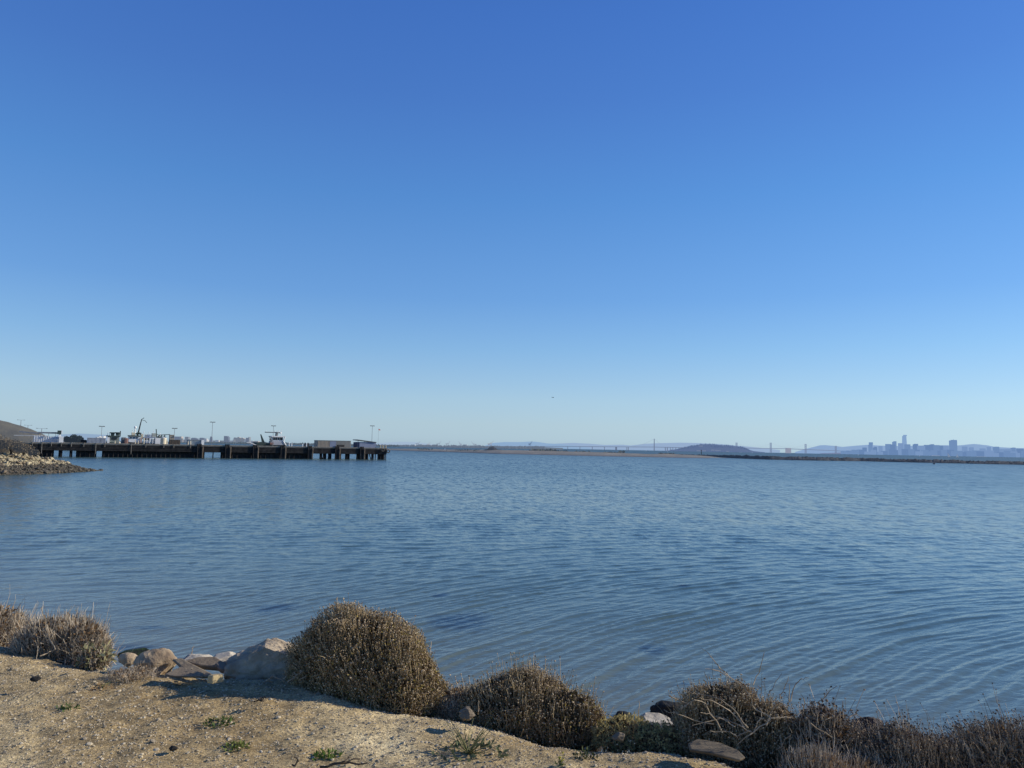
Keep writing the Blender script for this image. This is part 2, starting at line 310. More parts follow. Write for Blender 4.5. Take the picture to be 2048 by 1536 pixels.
def shrub(name, label, blobs, n_head, head_r, stem_l, lean=(0, 0, 0), n_leaf=1500, group=None, grey=False, heads=True, dark=False, leafm=None, fuzz=.03, leaf_low=True, fill=1.0, cat='shrub', leaf_size=.016, leaf_side=0.0):
    els = ellipsoids(blobs); c0, r0 = els[0]
    base = Vector((c0[0], c0[1], 0)); base.z = max(0, gz(c0[0], c0[1]))
    root = empty(name, base, label, cat, group); off = np.array(base)
    p, n_ = dome_points(els, n_head); k = len(p)
    p = p + n_ * np.abs(RNG.normal(0, fuzz, (k, 1))) * RNG.choice([.4, 1, 1.8], (k, 1), p=[.6, .3, .1]) - n_ * fuzz * .8
    up = np.array([0, 0, 1.]); d = n_ * .55 + up * .55 + np.array(lean) + RNG.normal(0, .16, (k, 3)); d /= np.linalg.norm(d, axis=1, keepdims=True)
    L = stem_l * RNG.uniform(.6, 1.3, (k, 1)); q0 = p - d * L; bend = RNG.normal(0, .08, (k, 3)) * L
    S = np.stack([q0 - up * L * .25, q0 * .5 + p * .5 + bend * .6 - up * L * .05, p], 1)
    V1, F1 = tubes(S, head_r * .30, head_r * .18)
    # inner tangle of twigs that closes the bush
    kf = int(k * 1.3 * fill); idx = RNG.integers(0, len(els), kf); cc = np.array([els[i][0] for i in idx]); rr = np.array([els[i][1] for i in idx])
    dd = RNG.normal(size=(kf, 3)); dd /= np.linalg.norm(dd, axis=1, keepdims=True); dd[:, 2] = np.abs(dd[:, 2]) * 1.0 - .25
    q = cc + dd * rr * RNG.uniform(.35, .97, (kf, 1)) ** .6
    e = dd * .5 + up * .7 + RNG.normal(0, .5, (kf, 3)); e /= np.linalg.norm(e, axis=1, keepdims=True); ll = stem_l * RNG.uniform(.5, 1.1, (kf, 1))
    S2 = np.stack([q - e * ll * .6, q + RNG.normal(0, .12, (kf, 3)) * ll, q + e * ll * .35], 1)
    V2, F2 = tubes(S2, head_r * .42, head_r * .22)
    link('stems', np_mesh('stems', np.concatenate([V1, V2]) - off, np.concatenate([F1, F2 + len(V1)])), M_stem_grey if grey else M_stem, root)
    # inner thatch of short broad dead leaves; dark tone stands in for interior shade
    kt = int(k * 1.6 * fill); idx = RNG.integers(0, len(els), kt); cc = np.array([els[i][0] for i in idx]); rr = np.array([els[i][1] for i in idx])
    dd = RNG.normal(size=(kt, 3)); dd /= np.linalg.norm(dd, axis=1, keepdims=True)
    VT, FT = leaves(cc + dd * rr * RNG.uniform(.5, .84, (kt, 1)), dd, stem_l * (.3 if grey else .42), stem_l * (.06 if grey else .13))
    link('thatch', np_mesh('thatch', VT - off, FT), M_leaf_dry if grey else M_shade_thatch, root)
    if heads:
        hs = head_r * RNG.uniform(.55, 1.25, k); V3, F3 = pebbles(p, hs, .85, .3)
        link('seed_heads', np_mesh('seed_heads', V3 - off, F3), M_head_dk if dark else M_head, root)
    if n_leaf:
        p2, n2 = dome_points(els, n_leaf, -.5)
        if leaf_low:
            zc = np.array([e_[0][2] for e_ in els]).mean(); zr = max(e_[1][2] for e_ in els)
            pr = np.clip(.75 - (p2[:, 2] - zc) / zr + leaf_side * (p2[:, 0] - c0[0]) / r0[0], .06, 1); kk = RNG.uniform(size=len(p2)) < pr; p2 = p2[kk]; n2 = n2[kk]
        p2 = p2 - n2 * RNG.uniform(-.01, stem_l * .22, (len(p2), 1))
        V4, F4 = leaves(p2, n2, RNG.uniform(.6, 1.3, len(p2)) * leaf_size, RNG.uniform(.6, 1.2, len(p2)) * leaf_size * .22)
        link('leaves', np_mesh('leaves', V4 - off, F4), leafm or M_leaf, root)
    return root
GS = 'dry shrubs along the edge of the bank'
shrub('dry_shrub', 'grey leafless shrub cut off by the left edge of the photo', [(-40, 1275, 105, 72, 6.6), (-160, 1265, 110, 80, 6.9)], 3600, .006, .16, n_leaf=400, group=GS, grey=True, heads=False, fuzz=.05, leafm=M_leaf_dry)
shrub('dry_shrub', 'rounded grey brown shrub left of the rocks with green grass at its foot', [(120, 1290, 88, 64, 6.1), (165, 1300, 52, 56, 6.0)], 3600, .006, .15, n_leaf=900, group=GS, grey=True, heads=False, fuzz=.045, leafm=M_leaf_dry)
shrub('grass_tuft', 'pale green and straw grass tuft at right foot of the grey brown shrub', [(190, 1318, 28, 26, 5.75)], 420, .004, .12, n_leaf=160, grey=True, heads=False, fuzz=.05, leafm=mk('pale_grass', (.44, .40, .22), .8, (.26, .25, .12), 8, island=.4, trans=.3), leaf_low=False, leaf_size=.05, cat='grass tuft')
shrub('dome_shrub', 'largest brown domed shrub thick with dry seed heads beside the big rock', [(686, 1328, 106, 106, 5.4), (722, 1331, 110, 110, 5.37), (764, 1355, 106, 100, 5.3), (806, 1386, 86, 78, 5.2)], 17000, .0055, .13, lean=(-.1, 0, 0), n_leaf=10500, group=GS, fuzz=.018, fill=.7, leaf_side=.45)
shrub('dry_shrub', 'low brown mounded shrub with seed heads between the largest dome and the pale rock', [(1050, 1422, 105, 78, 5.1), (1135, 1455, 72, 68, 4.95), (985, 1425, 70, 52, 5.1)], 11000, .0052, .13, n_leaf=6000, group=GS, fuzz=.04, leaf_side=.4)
shrub('dry_grass', 'short straw coloured dry growth filling the gap right of the largest dome', [(925, 1408, 60, 30, 5.2)], 900, .005, .10, n_leaf=200, grey=True, fuzz=.03, cat='dry grass', leafm=M_leaf_dry)
shrub('dry_grass', 'flattened dry grass litter in front of the rounded tan boulder', [(262, 1346, 50, 6, 5.3)], 260, .003, .06, n_leaf=60, grey=True, heads=False, fuzz=.03, cat='dry grass', leafm=M_leaf_dry)
shrub('green_shrub', 'low olive green plants in front of the pale rock at the bank edge', [(1255, 1475, 62, 34, 4.75), (1320, 1487, 46, 32, 4.6)], 700, .004, .09, n_leaf=3800, heads=False, fuzz=.03, leafm=mk('straw_leaf', (.52, .43, .19), .85, (.28, .23, .09), 7, island=.4, trans=.25), leaf_low=False, leaf_size=.022, cat='low plant')
shrub('dry_shrub', 'dark brown domed shrub with bare branches poking through it', [(1450, 1470, 100, 96, 4.65), (1540, 1510, 92, 94, 4.5)], 11000, .0050, .13, n_leaf=3600, group=GS, fuzz=.03, leafm=M_leaf_dry)
shrub('dry_shrub', 'thin grey shrub dotted with black seed heads right of the branchy shrub', [(1650, 1490, 62, 74, 4.35)], 1700, .0070, .16, n_leaf=300, group=GS, fuzz=.05, grey=True, dark=True, fill=.7, leafm=M_leaf_dry)
shrub('dry_shrub', 'tangle of reddish brown dry stems at the bottom edge under the thin grey shrub', [(1640, 1590, 100, 86, 4.0), (1730, 1590, 70, 76, 4.1)], 5600, .0042, .12, n_leaf=2600, group=GS, fuzz=.035, grey=True, heads=False, leafm=M_leaf_dry)
shrub('dry_shrub', 'brown shrub with black seed heads right of the dark split rock', [(1800, 1545, 100, 88, 4.25), (1885, 1560, 70, 82, 4.2)], 6400, .0050, .13, lean=(-.25, 0, 0), n_leaf=1500, group=GS, fuzz=.035, dark=True, grey=True, fill=.8, leafm=M_leaf_dry)
shrub('dry_shrub', 'brown seed headed shrub in the lower right corner', [(2010, 1548, 115, 100, 4.2), (2120, 1560, 90, 110, 4.1)], 6400, .0050, .13, lean=(-.25, 0, 0), n_leaf=1500, group=GS, fuzz=.04, dark=True, grey=True, fill=.8, leafm=M_leaf_dry)
# ------------------------------------------------------------------ bare branches
def branch_thing(name, label, cat, polys, dep, r0, r1, mat, jit=.12, n=4, group=None, dz=0):
    b = MB(); first = None
    for pl in polys:
        d0 = dep + random.uniform(-jit, jit); pts = []
        for i, (a, c) in enumerate(pl):
            q = P(a, c, d0 + random.uniform(-.04, .04)); pts.append(q)
        sm = [pts[0]]
        for i in range(len(pts) - 1):
            a, c = pts[i], pts[i + 1]
            for t in (.33, .66, 1): sm.append(a.lerp(c, t) + Vector((random.gauss(0, .004), random.gauss(0, .004), random.gauss(0, .004))) * (t < 1))
        b.tube(sm, r0, r1, n); first = first or pts[0]
    o = b.build(name, mat, loc=first); return tag(o, label, cat, group)
Z = lambda pl: [(1240 + a / 4.096, 1280 + c / 4.096) for a, c in pl]
root_pt = (1090, 760)
BR = [[(1240, 640), (1110, 570), (1060, 450), (990, 360), (880, 285), (740, 130), (665, 68)], [(880, 285), (790, 250), (700, 235)], [(860, 260), (800, 200), (770, 190)],
      [(1050, 720), (960, 600), (830, 490), (620, 440), (560, 420)], [(1020, 720), (900, 580), (780, 510), (650, 470)], [(940, 710), (850, 650), (740, 600), (660, 595)],
      [(830, 740), (700, 520), (610, 490), (480, 565)], [(770, 690), (600, 655), (480, 610), (360, 570)], [(1075, 740), (960, 790), (870, 750), (740, 745), (670, 780)],
      [(1450, 620), (1500, 590), (1620, 510), (1780, 375)], [(1090, 370), (1140, 270), (1182, 100)], [(1220, 430), (1260, 380), (1325, 272)], [(1310, 480), (1345, 400), (1380, 300)],
      [(1400, 500), (1440, 360), (1490, 315), (1545, 310)], [(1390, 510), (1388, 360)], [(740, 400), (720, 330), (690, 260)], [(1090, 760), (1240, 640), (1420, 640)], [(1090, 760), (1160, 640), (1155, 560)],
      [(1090, 760), (940, 680), (830, 640), (590, 700)], [(1500, 600), (1510, 500), (1480, 440)], [(400, 455), (520, 510), (620, 540)], [(1830, 640), (1825, 500)], [(1850, 650), (1930, 605), (1990, 640)],
      [(1280, 900), (1400, 780), (1380, 700)], [(1560, 680), (1740, 800), (1800, 820)], [(1660, 700), (1690, 650), (1730, 630)], [(1200, 700), (1260, 560), (1290, 490)], [(1090, 760), (1000, 820), (960, 860)]]
branch_thing('bare_branches', 'bare dead branches fanning out of the dark domed shrub at lower right', 'dead branches', [Z(b) for b in BR], 4.08, .0034, .0014, M_twig, .1)
branch_thing('dry_stalk', 'thin upright dry stalk standing before the pale rock', 'dry stalk', [[(1276, 1452), (1277, 1420), (1277.5, 1402)]], 5.0, .003, .002, M_twig, 0)
branch_thing('dry_stalk', 'short pale stalk standing up behind the broken slabs', 'dry stalk', [[(381, 1316), (384, 1304), (388, 1292)]], 6.4, .004, .003, M_twig, 0)
branch_thing('dry_stalk', 'thin grey stalk rising in front of the low mounded shrub', 'dry stalk', [[(956, 1428), (957, 1412), (956, 1401)]], 4.75, .003, .002, M_twig, 0)
branch_thing('driftwood_stick', 'short split stick leaning on the broken slabs', 'stick', [[(379, 1352), (382, 1344), (384, 1337)]], 5.3, .008, .005, M_twig, 0)
branch_thing('twigs_and_shadow', 'pale bent twigs lying under the big rock', 'twigs', [[(533, 1362), (545, 1352), (556, 1357), (566, 1362)], [(566, 1362), (573, 1350), (570, 1340)], [(575, 1365), (590, 1354), (588, 1344)], [(590, 1354), (600, 1347), (604, 1340)], [(545, 1366), (530, 1362)], [(598, 1362), (612, 1352)]], 5.15, .0045, .003, M_twig, .05)
branch_thing('twigs_and_shadow', 'dry twigs lying across the gravel at the foot of the grey brown shrub', 'twigs', [[(80, 1312), (95, 1306), (110, 1299)], [(110, 1299), (100, 1280), (92, 1255), (83, 1215)]], 5.45, .005, .003, M_twig, 0)
branch_thing('twigs_and_shadow', 'short pale stick lying at the foot of the pale grass tuft', 'twigs', [[(182, 1328), (188, 1322), (192, 1318)]], 5.4, .007, .005, M_twig, 0)
branch_thing('twigs_and_shadow', 'small dark twig sprig lying on the sand below the largest dome', 'twigs', [[(508, 1403), (520, 1399), (532, 1396)], [(515, 1401), (524, 1402), (530, 1399)], [(520, 1399), (526, 1394)]], 4.72, .005, .003, mk('dark_twig_and_shadow', (.09, .07, .05), .9), 0)
branch_thing('twigs_and_shadow', 'dark twig shadow built as sticks on the sand at the bottom edge of the photo', 'twigs', [[(640, 1534), (680, 1527), (720, 1518)], [(660, 1530), (690, 1522), (700, 1514)], [(680, 1527), (735, 1526)]], 3.86, .006, .003, mk('dark_twig_and_shadow', (.09, .07, .05), .9), .02)  # dark streak of a cast twig shadow, built as thin sticks
branch_thing('twigs_and_shadow', 'short dark forked stick left of the dark twig shadow at the bottom edge', 'twigs', [[(585, 1530), (597, 1522), (588, 1514)]], 3.86, .006, .003, mk('dark_twig_and_shadow', (.09, .07, .05), .9), .02)
# ------------------------------------------------------------------ rocks
def rock_mesh(seed, sub=3, cuts=14, rough=.05, flat=1.0, planes=()):
    rs = np.random.default_rng(seed); bm = bmesh.new(); bmesh.ops.create_icosphere(bm, subdivisions=sub, radius=1)
    nn = rs.normal(size=(cuts, 3)); nn /= np.linalg.norm(nn, axis=1, keepdims=True); h = rs.uniform(.62, 1.0, cuts)
    if planes: pn = np.array([p[:3] for p in planes], float); nn = np.concatenate([nn, pn / np.linalg.norm(pn, axis=1, keepdims=True)]); h = np.concatenate([h, [p[3] for p in planes]])
    for v in bm.verts:
        d = np.array(v.co); q = nn @ d; r = 1.12
        for a, b in zip(q, h):
            if a > .05: r = min(r, b / a)
        p = v.co * r; r2 = 1 + rough * (noise.noise(p * 2.3 + Vector((seed, 0, 0))) + .6 * noise.noise(p * 6 + Vector((0, seed, 0))) + .35 * noise.noise(p * 14 + Vector((0, 0, seed))))
        v.co = p * r2; v.co.z *= flat
    me = bpy.data.meshes.new('rock'); bm.to_mesh(me); bm.free(); return me
M_rock = mk('tan_rock', (.52, .41, .27), .92, (.24, .175, .115), 6, bump=.8, bscale=22)
M_rock_b = mk('brown_slab', (.27, .215, .145), .92, (.17, .13, .09), 7, bump=.6, bscale=30)
M_rock_g = mk('grey_rock', (.52, .425, .30), .92, (.27, .215, .15), 6, bump=.8, bscale=22)
M_rock_w = mk('pale_rock', (.60, .54, .43), .92, (.36, .31, .24), 7, bump=.5, bscale=25)
M_rock_d = mk('dark_wet_rock', (.022, .02, .018), .75, (.008, .008, .008), 5, bump=.9, bscale=16)
M_moss = mk('mossy_rock', (.035, .06, .018), .9, (.012, .016, .01), 9, bump=.8, bscale=30)
M_yel = mk('yellow_stone', (.52, .41, .22), .9, (.38, .29, .16), 20, bump=.3, bscale=60)
def rock(label, px, py, dep, wpx, hpx, mat, seed, dfac=.8, rot=(0, 0, 0), cat='rock', name='rock', group=None, cuts=14, rough=.05, sub=4, planes=()):
    s = dep / F; me = rock_mesh(seed, sub, cuts, rough, 1.0, planes); o = link(name, me, mat); o.location = P(px, py, dep)
    o.scale = (wpx * s / 2, wpx * s / 2 * dfac, hpx * s / 2); o.rotation_euler = rot
    return tag(o, label, cat, group)
rock('big grey boulder with a sunlit tan crest left of the largest shrub', 543, 1342, 5.66, 206, 132, M_rock_g, 31, .7, (0, 0, 0), cuts=7, rough=.11, sub=5, planes=((.05, -1, .22, .66), (.52, .1, .85, .66), (-.62, -.15, .78, .74), (-1, -.2, .1, .80), (.9, -.5, .2, .8)))
rock('rounded tan boulder lit by the sun, left of the broken slabs', 314, 1330, 5.62, 80, 60, M_rock, 12, .8, (R(8), 0, R(30)), rough=.08)
rock('small tan stone beside the mossy rock', 254, 1321, 5.68, 38, 26, M_rock, 5, .8)
rock('dark rock covered with green moss at the water edge on the left', 270, 1310, 8.5, 56, 26, M_moss, 9, .8)
rock('pale flat rock with a bright top behind the brown slabs', 392, 1322, 6.0, 56, 24, M_rock_w, 14, 1.0)
rock('white topped rock against the left side of the big boulder', 450, 1322, 5.9, 64, 28, M_rock_w, 22, .9)
rock('small brown stone half buried at the bank edge in front of the low mounded shrub', 932, 1428, 4.55, 36, 22, mk('dusty_stone', (.24, .195, .14), .95, (.14, .11, .08), 14, bump=.8, bscale=50), 41, .9, cuts=22, rough=.16)
rock('grey brown stone on the bank edge beside the low olive plants', 1238, 1474, 4.45, 26, 16, M_rock_b, 42, .9)
rock('pale rock lying in front of the black wet boulder', 1310, 1455, 6.2, 92, 44, M_rock_w, 43, .8, (0, R(8), 0))
rock('black wet boulder in the shallows left of the branchy shrub', 1338, 1432, 13.2, 84, 52, M_rock_d, 44, .9, rough=.1)
rock('small dark wet rock left of the black boulder', 1250, 1437, 13.5, 42, 24, M_rock_d, 45, .9, rough=.1)
rock('dark split rock rising above the brush at lower right', 1738, 1460, 9.0, 78, 46, mk('dark_brown_rock', (.07, .05, .045), .85, (.025, .02, .02), 8, bump=.9, bscale=22), 46, .9, rough=.12)
rock('small dark stone lying on the lower left gravel', 345, 1496, 4.03, 17, 12, M_rock_d, 47, .9)
rock('dark stone on the gravel at far left below the shrub', 72, 1358, 4.97, 19, 10, M_rock_d, 48, 1)
yb = MB().box((0, 0, 0), (.085, .07, .05), 0, .88); yo = yb.build('sandstone_block', M_yel); yo.location = P(431, 1357, 5.0); yo.rotation_euler = (R(-6), R(3), R(50))
md = yo.modifiers.new('bevel', 'BEVEL'); md.width = .008; md.segments = 2; tag(yo, 'square yellow sandstone block in front of the slabs', 'stone block')
def slab(label, pxs, dep, th, mat, tilt=.25):
    """flat broken slab: pixel outline laid on a tilted plane"""
    b = MB(); top = []
    cy = sum(p[1] for p in pxs) / len(pxs)
    for a, c in pxs: top.append(P(a, c, dep - (c - cy) * dep / F * (1 / tilt)))
    ctr = sum(top, Vector()) / len(top)
    b.prism(top, (0, .02, -th)); o = b.build('broken_slab', mat, loc=ctr)
    md = o.modifiers.new('bevel', 'BEVEL'); md.width = .012; md.segments = 2
    return tag(o, label, 'slab', 'broken slabs at the bank edge')
slab('flat brown slab lying lowest, nearest the gravel', [(328, 1348), (362, 1332), (408, 1346), (402, 1353), (345, 1352)], 5.2, .018, M_rock_b, .35)
slab('long brown slab tilted down to the right in the middle of the slabs', [(343, 1318), (362, 1315), (424, 1346), (420, 1352), (400, 1353), (360, 1333)], 5.42, .025, mk('brown_slab_b', (.31, .25, .165), .92, (.2, .155, .105), 8, bump=.6, bscale=30), .5)
slab('brown slab with a dark cracked edge above the others', [(365, 1322), (395, 1313), (430, 1312), (446, 1322), (440, 1334), (398, 1330)], 5.65, .04, M_rock_b, .5)
slab('brown slab leaning against the big boulder', [(428, 1326), (455, 1320), (466, 1330), (460, 1340), (440, 1338)], 5.55, .04, mk('brown_slab_c', (.32, .235, .16), .92, (.2, .15, .105), 8, bump=.6, bscale=30), .5)
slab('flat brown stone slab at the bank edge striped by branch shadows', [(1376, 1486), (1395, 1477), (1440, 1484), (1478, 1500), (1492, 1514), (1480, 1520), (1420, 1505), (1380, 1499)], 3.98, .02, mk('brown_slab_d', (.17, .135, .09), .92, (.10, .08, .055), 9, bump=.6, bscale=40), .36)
# ------------------------------------------------------------------ weeds on the sand
def weed(label, px, py, wpx, hpx, n, mat, name='weed', stalks=0, seed_l=.5, leafl=.03, flower=None):
    g = onz(px, py, GZ); g.z = gz(g.x, g.y); s = g.y / F; root = empty(name, g, label, 'weed', 'small green weeds on the sandy bank')
    k = int(n * .6); leafl *= .75; hpx *= .8; a = RNG.uniform(0, 6.283, k); r = np.sqrt(RNG.uniform(0, 1, k)); W = wpx * s / 2; H = hpx * s
    p = np.stack([np.cos(a) * r * W, np.sin(a) * r * W * .8, np.abs(RNG.normal(0, .4, k)) * H * (1.1 - r)], 1)
    d = np.stack([np.cos(a) * r, np.sin(a) * r, .5 + RNG.uniform(0, .8, k)], 1)
    V, Fc = leaves(p, d * 1.6, RNG.uniform(.6, 1.4, k) * leafl, RNG.uniform(.7, 1.2, k) * leafl * .3)
    link('leaves', np_mesh('leaves', V, Fc), mat, root)
    m = max(6, stalks); a = RNG.uniform(0, 6.283, m); rr = RNG.uniform(.4, 1, m)
    e = np.stack([np.cos(a) * W * rr, np.sin(a) * W * .8 * rr, H * RNG.uniform(.2, 1.3, m)], 1)
    S = np.stack([e * 0, e * .5 + RNG.normal(0, .01, (m, 3)), e], 1)
    V, Fc = tubes(S, .003, .0012); link('stems', np_mesh('stems', V, Fc), mk('weed_stem', (.22, .22, .09), .8), root)
    if flower:
        q = e[:8]; V, Fc = pebbles(q + [0, 0, .004], np.full(len(q), .006)); link('flowers', np_mesh('flowers', V, Fc), flower, root)
    return root
M_weed2 = mk('yellow_green_leaf', (.22, .25, .06), .7, (.12, .15, .04), 14, island=.4, trans=.35)
M_weed3 = mk('grey_green_leaf', (.17, .19, .10), .8, (.09, .11, .06), 14, island=.4, trans=.3)
weed('dark green weed left of the small dark stone, upper of the pair', 441, 1442, 58, 20, 130, M_green)
weed('yellow green weed patch just below the dark green weed', 470, 1490, 48, 20, 130, M_weed2)
weed('bright green leafy weed near the bottom edge above the dark twig shadow', 656, 1502, 52, 20, 150, mk('bright_leaf', (.16, .24, .045), .7, (.09, .14, .03), 14, island=.4, trans=.35))
weed('largest straggly grey green weed with long stalks on the sand', 938, 1494, 140, 58, 120, M_weed3, stalks=34, leafl=.045)
weed('dark low weed casting a shadow, right of the largest weed', 1172, 1497, 56, 22, 110, mk('dark_leaf', (.075, .09, .035), .8, (.04, .05, .025), 14, island=.4, trans=.25))
weed('tiny green weed on the left gravel below the shrub', 134, 1414, 40, 9, 60, M_green)
weed('thin yellow flowered sprig at the bottom edge right of centre', 1120, 1524, 16, 22, 26, M_weed2, stalks=10, leafl=.02, flower=mk('yellow_flower', (.6, .52, .04), .7))
weed('small dry weed beside the shadow of the rocks', 205, 1370, 40, 10, 60, M_leaf_dry)
# ------------------------------------------------------------------ water
azd = np.concatenate([np.arange(-88, -41, 1.5), np.arange(-41, 41, .085), np.arange(41, 89, 1.5)])
rs_ = [7.0]
while rs_[-1] < 420: rs_.append(rs_[-1] + max(.045, rs_[-1] ** 2 / 4100 * .36))
while rs_[-1] < 90000: rs_.append(rs_[-1] * 1.12)
rr = np.array(rs_); AZ, RR = np.meshgrid(np.radians(azd), rr)
WX = np.sin(AZ) * RR; WY = np.cos(AZ) * RR; spacing = np.gradient(rr)[:, None] + .0015 * RR
hz = np.zeros(WX.shape)
def train(theta, lam, slope, phase, mask):
    """sinusoidal wave whose crests run at angle theta to +X"""
    global hz
    k = 2 * math.pi / lam; kx, ky = math.sin(R(theta)) * k, -math.cos(R(theta)) * k
    att = np.clip((lam / spacing - 2.2) / 3, 0, 1)
    if att.max() <= 0: return
    ph = kx * WX + ky * WY + phase
    hz += att * mask * slope / k * (np.sin(ph) + .25 * np.sin(2 * ph + .6))
near = np.clip((75 - RR) / 55, 0, 1); calm = 1 / (1 + np.exp(-(WX + .12 * WY + 4.5) / 2.6))
def band(x0, wd): return np.exp(-((WX - x0) / wd) ** 2)
def gust(k, s):
    r = np.random.default_rng(k); z = 0
    for i in range(4):
        a = r.uniform(0, 6.28); f = r.uniform(.6, 1.6) * s; z = z + np.sin((WX * math.cos(a) + WY * math.sin(a)) * f + r.uniform(0, 6.28))
    return .55 + .45 * np.tanh(z * .8)
rw = np.random.default_rng(5)
S0 = np.hypot(WX - 30, WY + 1); T0 = np.arctan2(WY + 1, WX - 30)          # crests curve about a point beyond the right shore
wand = .9 * np.sin(WX * .21 + WY * .13 + 1) + .7 * np.sin(WX * .37 - WY * .29 + 2.2) + .6 * np.sin(WX * .83 + WY * .61) + .5 * np.sin(WX * 1.3 - WY * .95 + 4) + .35 * np.sin(WX * .55 + WY * 2.1)
def crests(lam, slope, phase, mask, sharp=.5):
    global hz
    k = 2 * math.pi / lam; att = np.clip((lam / spacing - 2.2) / 3, 0, 1)
    ph = k * S0 + wand * rw.uniform(.6, 1.4) + phase + 3 * T0 * rw.normal()
    hz += att * mask * slope / k * (np.cos(ph) + sharp * np.cos(2 * ph))
for i, (lam, sl_) in enumerate(((1.05, .045), (.84, .075), (.70, .105), (.60, .115), (.52, .11), (.45, .095), (.38, .075))):
    crests(lam, sl_, rw.uniform(0, 6.28), np.clip((90 - RR) / 60, 0, 1) * gust(100 + i, .8) ** 1.3 * 1.15 * (.2 + .8 * calm))
for i in range(22):
    lam = .5 * 4 ** rw.uniform(0, 1); train(12 + rw.normal(0, 17), lam, .042, rw.uniform(0, 6.28), np.clip((RR - 22) / 30, .05, 1) * gust(200 + i, .4))
for i in range(8):
    lam = rw.uniform(.3, .6); train(rw.uniform(-30, 70), lam, .016, rw.uniform(0, 6.28), (.3 + .7 * calm) * gust(300 + i, .5))
D = sdist(WX, WY)
hz *= np.clip((D - 6.6) / 5, .12, 1)
wm = np_mesh('water', np.stack([WX, WY, hz], -1).reshape(-1, 3), gridfaces(len(azd), len(rr)), True)
rough = .055 + .18 * np.clip((RR - 20) / 160, 0, 1) ** .8 + .16 * np.clip((RR - 300) / 900, 0, 1)
shallow = np.exp(-np.clip(D - 7, 0, None) / 8.0)
patch = np.zeros(WX.shape)
for (a, b, ra, rb) in ((552, 1216, 45, 13), (920, 1243, 75, 20), (1300, 1298, 32, 12), (880, 1190, 22, 5), (1368, 1368, 14, 3), (1240, 1440, 60, 16), (265, 1300, 60, 14), (1365, 1170, 18, 4), (300, 1255, 40, 5)):
    c = onz(a, b, 0); dx = (tx(a + ra, b) - tx(a, b)) * c.y; dy = abs(onz(a, b - rb, 0).y - c.y)
    ca, sa = math.cos(R(35)), math.sin(R(35)); ux = (WX - c.x); uy = (WY - c.y)
    wob = 1 + .35 * np.sin(ux * 3.1 + a) * np.sin(uy * 2.3 + b)
    patch = np.maximum(patch, np.clip(1.15 - ((ux / dx) ** 2 + (uy / dy) ** 2) * wob, 0, 1) * .72)
for nm, arr in (('rough', rough), ('shallow', shallow), ('patch', patch), ('open', np.clip((RR - 24) / 40, 0, 1)), ('open2', np.clip((RR - 50) / 60, 0, 1)), ('open3', np.clip((RR - 130) / 130, 0, 1)), ('open4', np.clip((RR - 400) / 500, 0, 1)), ('green', np.clip((RR - 70) / 350, 0, 1))):
    at = wm.attributes.new(nm, 'FLOAT', 'POINT'); at.data.foreach_set('value', arr.astype(np.float32).ravel())
